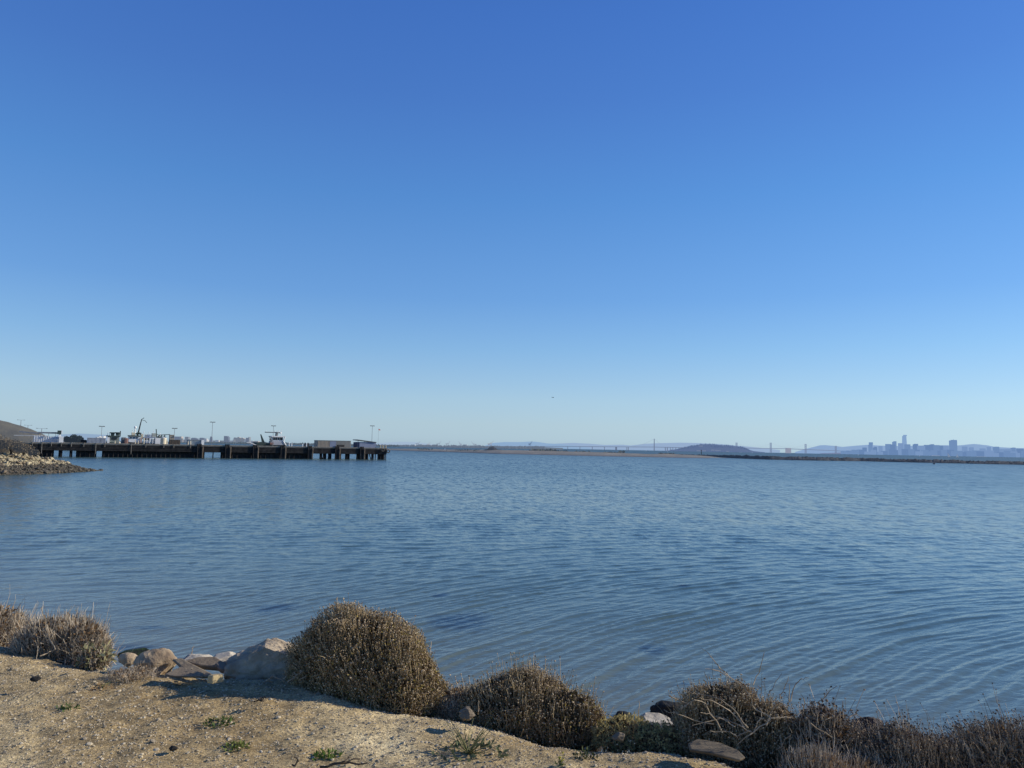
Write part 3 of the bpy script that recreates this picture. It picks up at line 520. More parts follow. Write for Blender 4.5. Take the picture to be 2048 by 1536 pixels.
def water_material():
    m = bpy.data.materials.new('bay_water'); m.use_nodes = True; t = m.node_tree; N = t.nodes; L = t.links; b = N['Principled BSDF']
    g = N.new('ShaderNodeNewGeometry'); b.inputs['IOR'].default_value = 1.333; b.inputs['Specular IOR Level'].default_value = .5
    def at(n): a = N.new('ShaderNodeAttribute'); a.attribute_name = n; return a.outputs['Fac']
    def mix(f, a, c):
        x = N.new('ShaderNodeMix'); x.data_type = 'RGBA'; L.new(f, x.inputs[0])
        for k, v in ((6, a), (7, c)):
            if isinstance(v, tuple): x.inputs[k].default_value = (*v, 1)
            else: L.new(v, x.inputs[k])
        return x.outputs[2]
    def noi(scale, sx, sy, rot, detail=3):
        mp = N.new('ShaderNodeMapping'); mp.inputs['Rotation'].default_value = (0, 0, R(-rot)); mp2 = N.new('ShaderNodeMapping'); mp2.inputs['Scale'].default_value = (sx, sy, 1)
        L.new(g.outputs['Position'], mp.inputs['Vector']); L.new(mp.outputs[0], mp2.inputs['Vector'])
        n = N.new('ShaderNodeTexNoise'); n.inputs['Scale'].default_value = scale; n.inputs['Detail'].default_value = detail; L.new(mp2.outputs[0], n.inputs['Vector']); return n.outputs['Fac']
    c = mix(at('shallow'), (.050, .100, .102), (.175, .18, .145))
    c = mix(at('green'), c, (.06, .10, .10)); c = mix(at('patch'), c, (.012, .03, .06)); L.new(c, b.inputs['Base Color']); L.new(at('rough'), b.inputs['Roughness'])
    def madd(a, k, c=None):
        x = N.new('ShaderNodeMath'); x.operation = 'MULTIPLY_ADD'; L.new(a, x.inputs[0]); x.inputs[1].default_value = k
        if c is None: x.inputs[2].default_value = 0
        else: L.new(c, x.inputs[2])
        return x.outputs[0]
    h = madd(noi(1.0, .9, 5, 32), .030); h = madd(noi(1.0, 2.5, 9, 20), .014, h); h = madd(noi(1.0, .3, 1.1, 8), .05, h); h = madd(noi(1.0, 8, 14, -20), .006, h)
    op = N.new('ShaderNodeMath'); op.operation = 'MULTIPLY'; L.new(madd(noi(.14, 1, .8, 6, 5), .30, madd(noi(.42, .9, 1, 14, 4), .22)), op.inputs[0]); L.new(at('open'), op.inputs[1])
    a2 = N.new('ShaderNodeMath'); L.new(h, a2.inputs[0]); L.new(op.outputs[0], a2.inputs[1]); h = a2.outputs[0]
    bp = N.new('ShaderNodeBump'); bp.inputs['Strength'].default_value = .8; bp.inputs['Distance'].default_value = 1.0
    L.new(h, bp.inputs['Height'])
    def vm(op_, a, c):
        x = N.new('ShaderNodeVectorMath'); x.operation = op_; L.new(a, x.inputs[0])
        if isinstance(c, tuple): x.inputs[1].default_value = c
        elif c is not None: L.new(c, x.inputs[1])
        return x.outputs[0]
    acc = bp.outputs[0]
    for nm, sx_, sy_, kx_, ky_, rz_ in (('open', 2.6, 1.15, .22, .50, 14), ('open2', 1.5, .46, .22, .66, 8), ('open3', .62, .13, .22, .72, 4), ('open4', .18, .03, .2, .62, 0)):       # choppy facets on the open water
        mp0 = N.new('ShaderNodeMapping'); mp0.inputs['Rotation'].default_value = (0, 0, R(-rz_)); L.new(g.outputs['Position'], mp0.inputs['Vector'])
        mp = N.new('ShaderNodeMapping'); mp.inputs['Scale'].default_value = (sx_, sy_, 1); L.new(mp0.outputs[0], mp.inputs['Vector'])
        n = N.new('ShaderNodeTexNoise'); n.inputs['Scale'].default_value = 1; n.inputs['Detail'].default_value = 3; L.new(mp.outputs[0], n.inputs['Vector'])
        d_ = vm('MULTIPLY', vm('SUBTRACT', n.outputs['Color'], (.5, .5, .5)), (kx_, ky_, 0)); x = N.new('ShaderNodeVectorMath'); x.operation = 'SCALE'; L.new(d_, x.inputs[0]); L.new(at(nm), x.inputs['Scale'])
        acc = vm('ADD', acc, x.outputs[0])
    L.new(vm('NORMALIZE', acc, None), b.inputs['Normal'])
    return m
tag(link('water', wm, water_material()), 'rippled blue grey bay water', kind='structure')
#FAR#
# ------------------------------------------------------------------ aerial haze colours, emitted by the far surfaces themselves
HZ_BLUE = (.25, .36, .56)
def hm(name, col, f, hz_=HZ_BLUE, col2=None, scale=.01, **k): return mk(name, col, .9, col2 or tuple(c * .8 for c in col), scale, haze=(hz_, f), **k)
def bx(name, mat, x0, x1, y0, y1, Y, dep, parent=None, loc=None, skew=0, taper=1):
    """upright box seen between two picture columns and rows at depth Y (base dropped to y1)"""
    a, b = P(x0, y1, Y), P(x1, y1, Y); t = P((x0 + x1) / 2, y0, Y).z; z0 = min(a.z, b.z)
    c = ((a.x + b.x) / 2, Y + dep / 2, (z0 + t) / 2); m = MB().box(c, (abs(b.x - a.x), dep, t - z0), skew, taper)
    return m.build(name, mat, parent, loc=(c[0], c[1], z0) if parent is None else None)
def ridge(name, pts, Y, thick, mat, label, z0=-2, rough=.05, n=5, kind='structure'):
    """hill or land mass whose skyline runs through picture points"""
    xs_ = np.linspace(pts[0][0], pts[-1][0], max(40, int((pts[-1][0] - pts[0][0]) / 2)))
    ysx = np.interp(xs_, [p[0] for p in pts], [p[1] for p in pts]); prof = (0, .30, .62, .86, .97, 1, .8, .35, 0); V = []
    for i, (a, b) in enumerate(zip(xs_, ysx)):
        q = P(a, b, Y); H = q.z - z0
        for j, f in enumerate(prof):
            off = (j - 5) / 5 * thick; wv = 1 + (rough * noise.noise(Vector((a * .05, j * .7, Y * .001))) if f not in (0, 1) else 0)
            V.append((q.x * (1 + off / Y), Y + off, z0 + H * f * wv))
    m = len(prof); i = np.arange(len(xs_) - 1)[:, None] * m + np.arange(m - 1)[None, :]; i = i.ravel()
    o = link(name, np_mesh(name, V, np.stack([i, i + m, i + m + 1, i + 1], 1), True), mat)
    return tag(o, label, kind=kind)
# ------------------------------------------------------------------ left: brown hill, riprap spit
hill = ridge('hill', [(-420, 846), (-260, 826), (-120, 828), (0, 840.5), (22, 846), (40, 851), (62, 858), (85, 868), (100, 874), (118, 881), (140, 886)], 560, 90, mk('dry_hill_grass', (.15, .125, .07), .95, (.10, .085, .052), .06, bump=.4, bscale=.5, haze=(HZ_BLUE, .12)), 'dry brown grassy hill behind the pier at far left')
wl = [(-160, 958), (-60, 954), (0, 951), (60, 949), (110, 947), (150, 945), (180, 943), (203, 941)]
tp = [(-160, 896), (-60, 898), (0, 902), (40, 906), (75, 911), (105, 917), (130, 922), (150, 930), (172, 936), (203, 940.6)]
NS, NT = 60, 10; sv = []; spit = np.zeros((NS, NT + 4, 3))
for i in range(NS):
    a = -160 + 363 * i / (NS - 1); yb = np.interp(a, [p[0] for p in wl], [p[1] for p in wl]); yt = np.interp(a, [p[0] for p in tp], [p[1] for p in tp])
    w0 = onz(a, yb, 0); back = 11 * min(1, (203 - a) / 130) ** .8 + .4; T = P(a, yt, w0.y + back); T.z = max(T.z, .15)
    for j in range(NT):
        f = j / (NT - 1); q = w0.lerp(T, f); q.z += .35 * math.sin(f * math.pi) * min(1, (203 - a) / 60) + .12 * noise.noise(q * .8); q.z -= .3 * (j == 0) + .25
        spit[i, j] = q
    for j in range(4):
        f = (j + 1) / 4; q = T + Vector((T.x / T.y * back * 1.4 * f, back * 1.4 * f, -T.z * f ** 2 - .3)); spit[i, NT + j] = q
m_ = NT + 4; ii = (np.arange(NS - 1)[:, None] * m_ + np.arange(m_ - 1)[None, :]).ravel()
tag(link('terrain', np_mesh('terrain', spit.reshape(-1, 3), np.stack([ii, ii + m_, ii + m_ + 1, ii + 1], 1), True), mk('spit_soil', (.13, .105, .075), .95, (.06, .05, .04), .8, bump=.6, bscale=3)), 'earth core of the rocky spit at far left', kind='structure')
# earth mound behind the riprap that carries the scrub
ridge('terrain', [(-300, 868), (-120, 868), (0, 879), (28, 884), (46, 893), (60, 904), (70, 912)], 134, 8, mk('scrub_soil', (.14, .11, .07), .95, (.08, .065, .04), .7, bump=.6, bscale=3), 'brown earth mound above the rocky spit', z0=.5, rough=.12)
RM = [rock_mesh(70 + k, 2, 11, .08, .8) for k in range(9)]
m_tan = mk('riprap_tan', (.54, .46, .30), .9, (.29, .24, .15), 1.6, bump=.5, bscale=5); m_dk = mk('riprap_dark', (.135, .12, .095), .85, (.05, .048, .04), 1.2, bump=.6, bscale=5)
m_mid = mk('riprap_brown', (.36, .28, .19), .9, (.17, .13, .09), 1.5, bump=.5, bscale=5)
tips = []
for k in range(292):
    fx = random.random() ** .9; i = min(NS - 2, int((.43 + .57 * fx) * (NS - 1))); v = random.random(); f = min(NT - 1, int(v * NT))
    p = Vector(spit[i, f]).lerp(Vector(spit[i + 1, f]), random.random()); a_px = -160 + 363 * i / (NS - 1)
    dry = p.z > 1.35 + random.uniform(-.35, .4) and a_px < 150; s = random.choice([.2, .25, .28, .32, .36, .42, .55]) * random.uniform(.7, 1.1) * (.8 if a_px > 120 else 1)
    o = link('riprap_rock', RM[k % 9], None, None, p + Vector((0, -.1, .14)))
    o.data = RM[k % 9]; o.scale = (s, s * random.uniform(.7, 1), s * random.uniform(.55, .85)); o.rotation_euler = (random.uniform(-.5, .5), random.uniform(-.5, .5), random.uniform(0, 6.28))
    if not o.data.materials: o.data.materials.append(m_tan)
    o.material_slots[0].link = 'OBJECT'; o.material_slots[0].material = (random.choice([m_tan, m_tan, m_mid]) if dry else (random.choice([m_dk, m_dk, m_dk, m_mid]) if a_px < 120 else m_dk))
    if dry: tag(o, 'pale dry riprap stone on the upper face of the rocky spit', 'rock', 'pale riprap stones on the upper spit')
    else: tag(o, 'dark damp riprap stone along the waterline of the rocky spit', 'rock', 'dark riprap stones at the foot of the spit')
k = 2600; fi = RNG.integers(0, NS - 2, k); fj = RNG.integers(0, NT - 1, k); t_ = RNG.uniform(0, 1, (k, 1)); u_ = RNG.uniform(0, 1, (k, 1))
pp = (spit[fi, fj] * (1 - t_) + spit[fi + 1, fj] * t_) * (1 - u_) + (spit[fi, fj + 1] * (1 - t_) + spit[fi + 1, fj + 1] * t_) * u_
for nm, lb, sel, mt in (('riprap_rubble', 'small pale rubble filling the upper face of the rocky spit', pp[:, 2] > 1.3, m_tan), ('riprap_rubble', 'small dark rubble at the foot of the rocky spit', pp[:, 2] <= 1.3, m_dk)):
    V_, F_ = pebbles(pp[sel], RNG.uniform(.12, .26, sel.sum()), .8, .3); tag(link(nm, np_mesh(nm, V_, F_), mt), lb, 'rubble', kind='stuff')
def far_shrub(name, label, px, py, Y, wpx, hpx, mat, cat, n=900, group=None, trunk=True, leaf=.28, wmat=None):
    s = Y / F; c = P(px, py, Y); W, H = wpx * s / 2, hpx * s; root = empty(name, c, label, cat, group)
    k = n; cl = RNG.normal(size=(14, 3)); cl /= np.linalg.norm(cl, axis=1)[:, None]; cl[:, 2] = np.abs(cl[:, 2]); cl = cl * RNG.uniform(.25, .75, (14, 1)) * [W, W, H * .55] + [0, 0, H * .42]
    d = RNG.normal(size=(k, 3)); d /= np.linalg.norm(d, axis=1)[:, None]; p = cl[RNG.integers(0, 14, k)] + d * RNG.uniform(.3, 1, (k, 1)) ** .5 * [W * .42, W * .42, H * .32]
    p[:, 2] = np.clip(p[:, 2], .05 * H, None); V, Fc = leaves(p, d, RNG.uniform(.6, 1.3, k) * leaf, RNG.uniform(.6, 1.3, k) * leaf * .32)
    link('crown', np_mesh('crown', V, Fc), mat, root)
    if trunk:
        b = MB()
        for q in range(4): e = Vector(cl[q]); b.tube([c + Vector((0, 0, -.3)), c + Vector((e.x * .3, e.y * .3, H * .25)), c + e], W * .06, W * .02, 5)
        b.build('trunk', wmat or mk('far_bark', (.10, .075, .05), .9), root)
    return root
m_scrub = mk('scrub_leaf', (.20, .15, .085), .9, (.10, .08, .05), .6, island=.4, haze=(HZ_BLUE, .06))
for lb, px, py, wp, hp in (('brown scrub bush at the left edge on top of the rocky spit', -12, 902, 60, 32), ('brown scrub bush over the middle of the pale riprap at far left', 22, 904, 44, 26), ('low brown scrub bush where the spit meets the pier', 48, 907, 36, 18), ('small scrub bush lowest on the spit crest below the pier', 68, 911, 22, 11)):
    far_shrub('scrub_bush', lb, px, py, 124, wp, hp, m_scrub, 'bush', 1500, 'scrub bushes on the spit', leaf=.22)
# ------------------------------------------------------------------ pier
PA, PB = Vector((-150, 235, 0)), Vector((-49, 295, 0)); PU = (PB - PA).normalized(); PN = Vector((-PU.y, PU.x, 0)); PANG = math.atan2(PU.y, PU.x)
def pier(px, back=0.0, z=0.0, py=890):
    t = tx(px, py); s = (t * (PA.y + back * PN.y) - PA.x - back * PN.x) / (PU.x - t * PU.y)
    return PA + PU * s + PN * back + Vector((0, 0, z))
DK = 4.35
def pz(px, py, back):
    q = pier(px, back, 0, py); return P(px, py, q.y).z
def pbox(b, x0, x1, y0, y1, back, dep):
    """box standing along the pier between picture columns; y1=None rests on the deck"""
    a, c = pier(x0, back), pier(x1, back); z1 = pz((x0 + x1) / 2, y0, back); z0 = DK if y1 is None else pz((x0 + x1) / 2, y1, back)
    m = (a + c) / 2 + PN * dep / 2; return b.box((m.x, m.y, (z0 + z1) / 2), ((c - a).length, dep, z1 - z0), PANG)
m_wood = mk('creosote_timber', (.048, .044, .042), .85, (.014, .014, .016), .9, bump=.5, bscale=4); m_wood2 = mk('weathered_timber', (.11, .09, .07), .9, (.05, .042, .036), 1.2, bump=.4, bscale=5)
m_deck = mk('pier_concrete', (.34, .31, .27), .9, (.22, .20, .17), .8); m_pile = mk('pier_pile', (.024, .023, .025), .85, (.012, .011, .012), 2)
m_guano = mk('bleached_wood', (.42, .38, .32), .9, (.2, .17, .14), 2); m_rope = mk('fender_rope', (.22, .18, .14), .9, (.10, .08, .065), 3, bump=.5, bscale=8)
p0, p1 = pier(-60), pier(774); pr = empty('pier', p0, 'long dark timber pier on piles running out from the left shore', 'pier')
L_ = (p1 - p0).length; mid = (p0 + p1) / 2
MB().box(mid + PN * 8 + Vector((0, 0, DK - .16)), (L_, 16, .3), PANG).build('deck', m_deck, pr)
MB().box(mid + PN * .05 + Vector((0, 0, DK + .10)), (L_ + .1, .34, .22), PANG).build('curb', m_guano, pr)
fb = MB().box(mid + PN * .22 + Vector((0, 0, DK - 1.35)), (L_, .25, 2.05), PANG)
for k in range(4): fb.box(mid + PN * .06 + Vector((0, 0, DK - .62 - .5 * k)), (L_, .14, .22), PANG)
fb.build('fascia', m_wood, pr)
MB().box(mid + PN * 15.7 + Vector((0, 0, DK - 1.1)), (L_, .25, 1.6), PANG).build('fascia', m_wood, pr)
gaps = [(109, 118), (126, 140), (146, 153), (194, 205), (410, 425), (428, 442), (625, 637), (664, 671), (684, 690), (701, 706), (708, 712), (738, 742)]
shade_spans = [(-60, 109), (118, 126), (140, 146), (153, 194), (205, 410), (442, 540), (540, 624), (640, 645), (647.5, 653), (657, 663), (672, 683), (691, 700), (713.5, 722), (729, 737), (743.5, 748), (757, 770)]
for a, c in shade_spans:
    b = MB(); q0, q1 = pier(a, 1.3), pier(c, 1.3); m = (q0 + q1) / 2; b.box(m + Vector((0, 0, .95)), ((q1 - q0).length, .3, 2.4), PANG); b.build('shade_panel', m_wood, pr)  # added dark panels stand in for shade among the rear piles
def ingap(px): return any(a - .4 < px < c + .4 for a, c in gaps)
px = 66.0
while px < 776:
    if not ingap(px):
        q = pier(px, .7); MB().cyl((q.x, q.y, -1.2), .19, DK + .9, 8, .17).build('pile', m_pile, pr)
        if px > 620:
            q = pier(px, 8); MB().cyl((q.x, q.y, -1.2), .17, DK + .9, 7).build('pile', m_pile, pr)
    px += 9.5 if px < 620 else 5.2
for a, c in ((648, 640), (655, 662), (732, 736), (744, 738)):
    q, e = pier(a, 1.2), pier(c, 1.2); MB().tube([(q.x, q.y, -.8), (e.x, e.y, DK - 1.6)], .16, .16, 6).build('brace', m_pile, pr)
for px in (399, 455, 510.5, 565.5, 620, 674.5, 724):       # fender pile clusters
    b = MB()
    for u in (-.55, 0, .55): q = pier(px, -.25) + PU * u; b.cyl((q.x, q.y, -1.2), .27, DK + 1.75, 8, .24)
    b.build('fender_pile', m_wood, pr)
    b = MB(); q = pier(px, -.55) + PU * 1.05
    for k in range(9): b.ball((q.x, q.y, .25 + k * .44), (.34, .34, .27), 1)
    b.build('rope_fender', m_rope, pr)
for px in (65, 84, 103, 123, 143, 168, 192, 210, 263, 292, 328, 348, 381):
    q = pier(px, -.2); h = 1.3 if px not in (263, 192, 84) else 3.6
    MB().box((q.x, q.y, DK + .3 - h / 2), (.14, .14, h), PANG).build('ladder', m_guano, pr)
b = MB(); q = pier(606, 2.2); b.box((q.x, q.y, 1.6), (4.6, .3, .5), PANG); b.build('walkway', mk('rusty_steel', (.28, .13, .08), .85, (.14, .07, .05), 2), pr)
b = MB()                                        # railing at the shore end
for px in np.arange(64, 118, 4.2): q = pier(px, .5); b.box((q.x, q.y, DK + .6), (.06, .06, 1.1), PANG)
q0, q1 = pier(64, .5), pier(118, .5)
for z in (.65, 1.1): b.tube([q0 + Vector((0, 0, DK + z)), q1 + Vector((0, 0, DK + z))], .035, None, 4)
b.build('railing', mk('galvanised', (.45, .46, .47), .6), pr)
# tyres hung at the pier head
m_tyre = mk('tyre_rubber', (.14, .13, .12), .9, (.07, .065, .06), 3)
for lb, px, py, r in (('old tyre hanging flat against the end face of the pier, nearer the shed', 766, 900, .50), ('larger old tyre fender hanging off the outer corner of the pier', 777, 902.5, .58)):
    q = pier(px, -.45); z = pz(px, py, -.45); o = MB().torus((q.x, q.y, z), r, .2, (-PN)).build('tyre', m_tyre, loc=(q.x, q.y, z)); tag(o, lb, 'tyre', 'tyres hung on the pier head')
m_yel2 = mk('bollard_yellow', (.60, .50, .28), .7, (.42, .35, .22), 3); m_steel = mk('grey_steel', (.30, .31, .33), .6, (.2, .21, .22), 2)
for lb, px in (('pale yellow bollard at the pier head nearest the shed', 760.5), ('middle of the three pale yellow bollards at the pier head', 765.5), ('pale yellow bollard at the very end of the pier', 771.5)):
    q = pier(px, 1.2, DK); o = empty('bollard', q, lb, 'bollard', 'bollards on the pier head')
    MB().cyl((q.x, q.y, DK), .24, .8, 10, .2).build('post', m_yel2, o); MB().ball((q.x, q.y, DK + .9), (.36, .36, .2), 1).build('cap', m_yel2, o)
fr = empty('loading_frame', pier(769, 2.5, DK), 'low dark steel frame standing over the bollards at the pier head', 'frame')
b = MB(); pbox(b, 760, 773, 890.3, 891.4, 2.5, .5); b.build('beam', m_steel, fr)
for px in (760.5, 772.5): b = MB(); pbox(b, px - .5, px + .5, 891.4, None, 2.5, .25); b.build('leg', m_steel, fr)
# lamp posts
m_pole = mk('lamp_pole', (.24, .25, .27), .6, (.17, .18, .19), 2); m_lamp = mk('lamp_head', (.20, .20, .20), .6)
def lamp_post(label, base, top, arm=.9, r=.09, drop=False):
    o = empty('lamp_post', base, label, 'lamp post', 'tall lamp posts along the pier and hill'); h = top - base.z
    MB().tube([base, base + Vector((0, 0, h))], r, r * .65, 7).build('pole', m_pole, o)
    tpv = base + Vector((0, 0, h)); MB().tube([tpv - PU * arm, tpv + PU * arm], .06, .06, 5).build('crossarm', m_pole, o)
    for s in (-1, 1): MB().box(tpv + PU * s * arm + Vector((0, 0, .06)), (.75, .45, .26), PANG).build('lamp_head', m_lamp, o)
    return o
for lb, px, py, back in (('tallest lamp post on the pier, near the middle of the deck', 423, 844.5, 5), ('lamp post behind the blue grey shed at the pier head', 743.5, 852, 6), ('lamp post left of the green wheelhouse', 201.5, 853, 6), ('slim lamp post between the brown container and the white deckhouse', 347.5, 857, 9), ('lamp post rising over the white wheelhouse of the right hand boat', 545.5, 852, 13)):
    q = pier(px, back, DK); lamp_post(lb, q, pz(px, py, back), .5)
for lb, px, py, pb in (('twin headed lamp post on the brown hill, leftmost and highest', 40.5, 840, 853), ('twin headed lamp post half hidden by the brown hill slope', 54.5, 850.5, 864), ('wide twin headed lamp post above the open canopy', 81, 857, 884)):
    Y = 430 if px > 60 else 540; q = P(px, pb + 10, Y); lamp_post(lb, q, P(px, py, Y).z, 2.4 if px > 60 else 2.0, .22)
fp = pier(756, 7, DK); o = empty('flagpole', fp, 'thin pole flying a small red and white flag at the pier head', 'flagpole')
zt = pz(756, 857, 7); MB().tube([fp, fp + Vector((0, 0, zt - DK))], .04, .025, 5).build('pole', m_pole, o)
b = MB(); q = fp + Vector((0, 0, zt - DK)); b.prism([q + Vector((0, 0, -.1)), q + PU * .75 + Vector((0, .1, -.35)), q + PU * .7 + Vector((0, .1, -.85)), q + Vector((0, 0, -.62))], (0, .02, 0)); b.build('flag', mk('red_flag', (.55, .09, .06), .8, (.5, .3, .28), 3), o)
# ------------------------------------------------------------------ things on the pier deck
m_wht = mk('white_paint', (.84, .84, .81), .6, (.74, .74, .72), 1); m_gry = mk('grey_paint', (.42, .44, .47), .7, (.34, .36, .39), 1.2); m_tanp = mk('tan_container', (.40, .345, .27), .75, (.33, .28, .22), 1.5)
m_bl = mk('blue_grey_panel', (.24, .28, .38), .7, (.2, .235, .32), 1); m_slate = mk('slate_container', (.19, .21, .21), .75, (.15, .165, .17), 1.3); m_grn = mk('dark_green_paint', (.055, .075, .075), .6, (.035, .06, .05), 1)
m_blk = mk('black_paint', (.025, .027, .03), .6); m_glass = mk('dark_window', (.03, .04, .05), .15); m_red = mk('dull_red', (.30, .17, .14), .8, (.2, .13, .11), 1.5); m_cream = mk('cream_paint', (.70, .62, .45), .6, (.6, .52, .38), 1)
def container(label, x0, x1, ytop, back, dep, mat, doormat=None, name='shipping_container', cat='container', roofmat=None, ribs=True):
    o = empty(name, pier((x0 + x1) / 2, back, DK), label, cat); b = MB(); pbox(b, x0, x1, ytop + .6, None, back, dep); b.build('body', mat, o)
    if ribs:
        b = MB(); n = max(4, int((x1 - x0) / 2.6)); h = pz((x0 + x1) / 2, ytop + .6, back) - DK
        for k in range(n): q = pier(x0 + (x1 - x0) * (k + .5) / n, back - .02, DK + h * .5); b.box(q, (.12, .08, h * .92), PANG)
        b.build('ribs', mat, o)
    b = MB(); pbox(b, x0 - .4, x1 + .4, ytop, ytop + .8, back - .08, dep + .16); b.build('roof', roofmat or m_slate, o)
    q = pier(x1, back); e = q + PN * dep / 2 + PU * .03; h = pz(x1, ytop + .6, back) - DK
    MB().box((e.x, e.y, DK + h / 2), (.07, dep * .92, h * .92), PANG).build('door', doormat or mat, o); return o
c1 = container('tan and slate double container with a flat roof on the outer pier', 635, 701.5, 881, 3, 4.5, m_tanp, m_tanp)
b = MB(); pbox(b, 660, 672, 882.6, None, 2.93, .1); b.build('panel', m_bl, c1); b = MB(); pbox(b, 672, 701, 882.6, None, 2.95, .1); b.build('panel', m_slate, c1)
b = MB(); pbox(b, 676, 689, 889.6, None, 1.4, 1.2); ob = b.build('pallet_stack', mk('dark_crate', (.06, .06, .06), .9, (.03, .03, .03), 3), loc=pier(682, 1.4, DK)); tag(ob, 'dark heap of gear in front of the slate end of the double container', 'crate')
sh = empty('shed', pier(733, 3, DK), 'blue grey open topped shed with a sloping roof at the end of the pier', 'shed')
b = MB(); pbox(b, 719, 752, 884.2, None, 3, 5); b.build('wall', m_bl, sh); b = MB(); pbox(b, 714.5, 719, 884.2, None, 3.2, 4.6); b.build('side_wall', mk('shed_side', (.12, .14, .20), .8), sh)
q0, q1 = pier(715, 2.6), pier(753, 2.6); z0_, z1_ = pz(715, 878.9, 2.6), pz(753, 884.0, 2.6)
MB().prism([(q0.x, q0.y, z0_), (q1.x, q1.y, z1_), (q1.x, q1.y, z1_ - .22), (q0.x, q0.y, z0_ - .28)], PN * 5.8).build('roof', m_slate, sh)
for px in (716, 729): b = MB(); pbox(b, px - .35, px + .35, 880.4 if px < 720 else 882.6, 884.4, 3, .15); b.build('post', m_gry, sh)
tk = empty('storage_tank', pier(98, 6, DK), 'long ribbed white tank building with a shade toned front and bright white end on the inner pier', 'storage building')
b = MB(); pbox(b, 66, 117, 873, None, 6, 6); b.build('body', mk('white_in_shade_blue', (.56, .60, .66), .7, (.48, .52, .58), 1.2), tk)  # white body toned bluish to paint its shaded front
b = MB()
for px in np.arange(68, 117, 4.6): q = pier(px, 5.95, DK + 1.2); b.box(q, (.12, .1, 2.3), PANG)
b.build('ribs', m_wht, tk)
b = MB(); pbox(b, 117, 126, 873, None, 3.5, 6); b.build('end_block', m_wht, tk); b = MB(); pbox(b, 117.5, 121, 869.5, 873, 4.5, 2); b.build('vent', m_wht, tk)
cn = empty('canopy_roof', pier(70, 16, DK), 'open dark canopy with thin sloping roofs above the long white tank building', 'canopy')
for nm, x0, x1, ya, yb in (('roof', 36, 76, 861.5, 865.5), ('roof', 74, 113, 863.5, 864.5)):
    q0, q1 = pier(x0, 14), pier(x1, 14); a_, c_ = pz(x0, ya, 14), pz(x1, yb, 14)
    MB().prism([(q0.x, q0.y, a_), (q1.x, q1.y, c_), (q1.x, q1.y, c_ - .45), (q0.x, q0.y, a_ - .45)], PN * 8).build(nm, mk('canopy_grey', (.22, .24, .28), .7), cn)
b = MB(); pbox(b, 26, 84, 870.3, 871.8, 8, 5); b.build('lower_roof', mk('pale_roof', (.55, .56, .56), .7), cn)
for px in (44, 60, 74, 83, 96, 110): b = MB(); pbox(b, px - .35, px + .35, 864, None, 14.2, .2); b.build('post', m_steel, cn)
tw = empty('control_cabin', pier(117, 12, DK), 'small dark cabin on a white stalk beside the canopy', 'cabin')
b = MB(); pbox(b, 113, 121, 861, 868.5, 12, 3); b.build('cabin', m_grn, tw); b = MB(); pbox(b, 121, 123, 860, 867, 12, 2); b.build('panel', m_wht, tw); b = MB(); pbox(b, 116, 120, 868.5, None, 12.5, 1.6); b.build('stalk', m_wht, tw)
b = MB(); pbox(b, 88, 92, 870, 873, 5.5, 1); tag(b.build('roof_box', m_wht, loc=pier(90, 5.5, 7)), 'little white box on the roof edge of the long tank building', 'box')
container('pale grey container between the dark trees and the green wheelhouse', 174, 211, 875.6, 6, 2.6, m_gry, m_gry, roofmat=m_gry)
container('brown open sided container under the slim lamp post', 339.5, 360, 879.2, 4, 2.5, mk('brown_container', (.15, .115, .085), .85, (.09, .075, .06), 2), None)
container('small tan hut behind the brown container', 338.5, 347, 869.5, 8, 2.2, m_tanp, name='hut', cat='hut', roofmat=m_tanp, ribs=False)
fc = container('long pale flat roofed office container with a white end near the tallest lamp post', 375.5, 402, 879.8, 5, 3, mk('pale_container', (.36, .41, .42), .7, (.28, .33, .35), 1.5), m_wht, roofmat=m_slate)
b = MB(); pbox(b, 402.6, 408, 880, None, 4.4, 2.8); b.build('end_wall', m_wht, fc)
b = MB(); pbox(b, 410, 417, 890.4, None, 2, 1.4); tag(b.build('tarpaulin_heap', m_wht, loc=pier(413, 2, DK)), 'low white tarpaulin heap beside the office container', 'tarpaulin')
vt = empty('round_tank', pier(326, 4, DK), 'upright cream white round tank beside the second boat', 'tank'); q = pier(326.5, 4.5, DK); h = pz(326.5, 876, 4.5) - DK
MB().cyl(q, .95, h, 16).build('shell', m_cream, vt); MB().cyl((q.x, q.y, DK + h), .95, .25, 16, .2).build('top', m_wht, vt)
for lb, x0, x1, yt, bk, m in (('dark curved cargo bin left of the second boat', 242, 252, 874.5, 5, m_slate), ('rusty pink gear pile left of the second boat', 248, 256, 876, 3, m_red), ('cream drum at the foot of the green wheelhouse', 236, 240.6, 883, 2.5, m_cream), ('grey box of gear on the deck between the trees and the pale container', 160, 173, 879.5, 8, m_blk)):
    b = MB(); pbox(b, x0, x1, yt, None, bk, 1.8); o = b.build('cargo_bin' if 'drum' not in lb else 'drum', m, loc=pier((x0 + x1) / 2, bk, DK)); md = o.modifiers.new('bevel', 'BEVEL'); md.width = .3; md.segments = 3; tag(o, lb, 'drum' if 'drum' in lb else 'bin')
for k, px in enumerate((229.5, 270.5, 276, 287.5, 334, 376, 381, 578, 583.5, 605, 613)):
    q = pier(px, 1.3, DK); h = (1.1, 1.4, 1.3, 2.2, 1.6, 1.3, 1.5, 1.9, 1.7, 1.2, 1.5)[k]; o = MB().tube([q, q + Vector((0, 0, h))], .17, .13, 6).build('mooring_post', m_cream if k < 7 else m_wht, loc=q)
    tag(o, 'short pale mooring post standing on the pier edge', 'post', 'pale mooring posts along the pier edge')
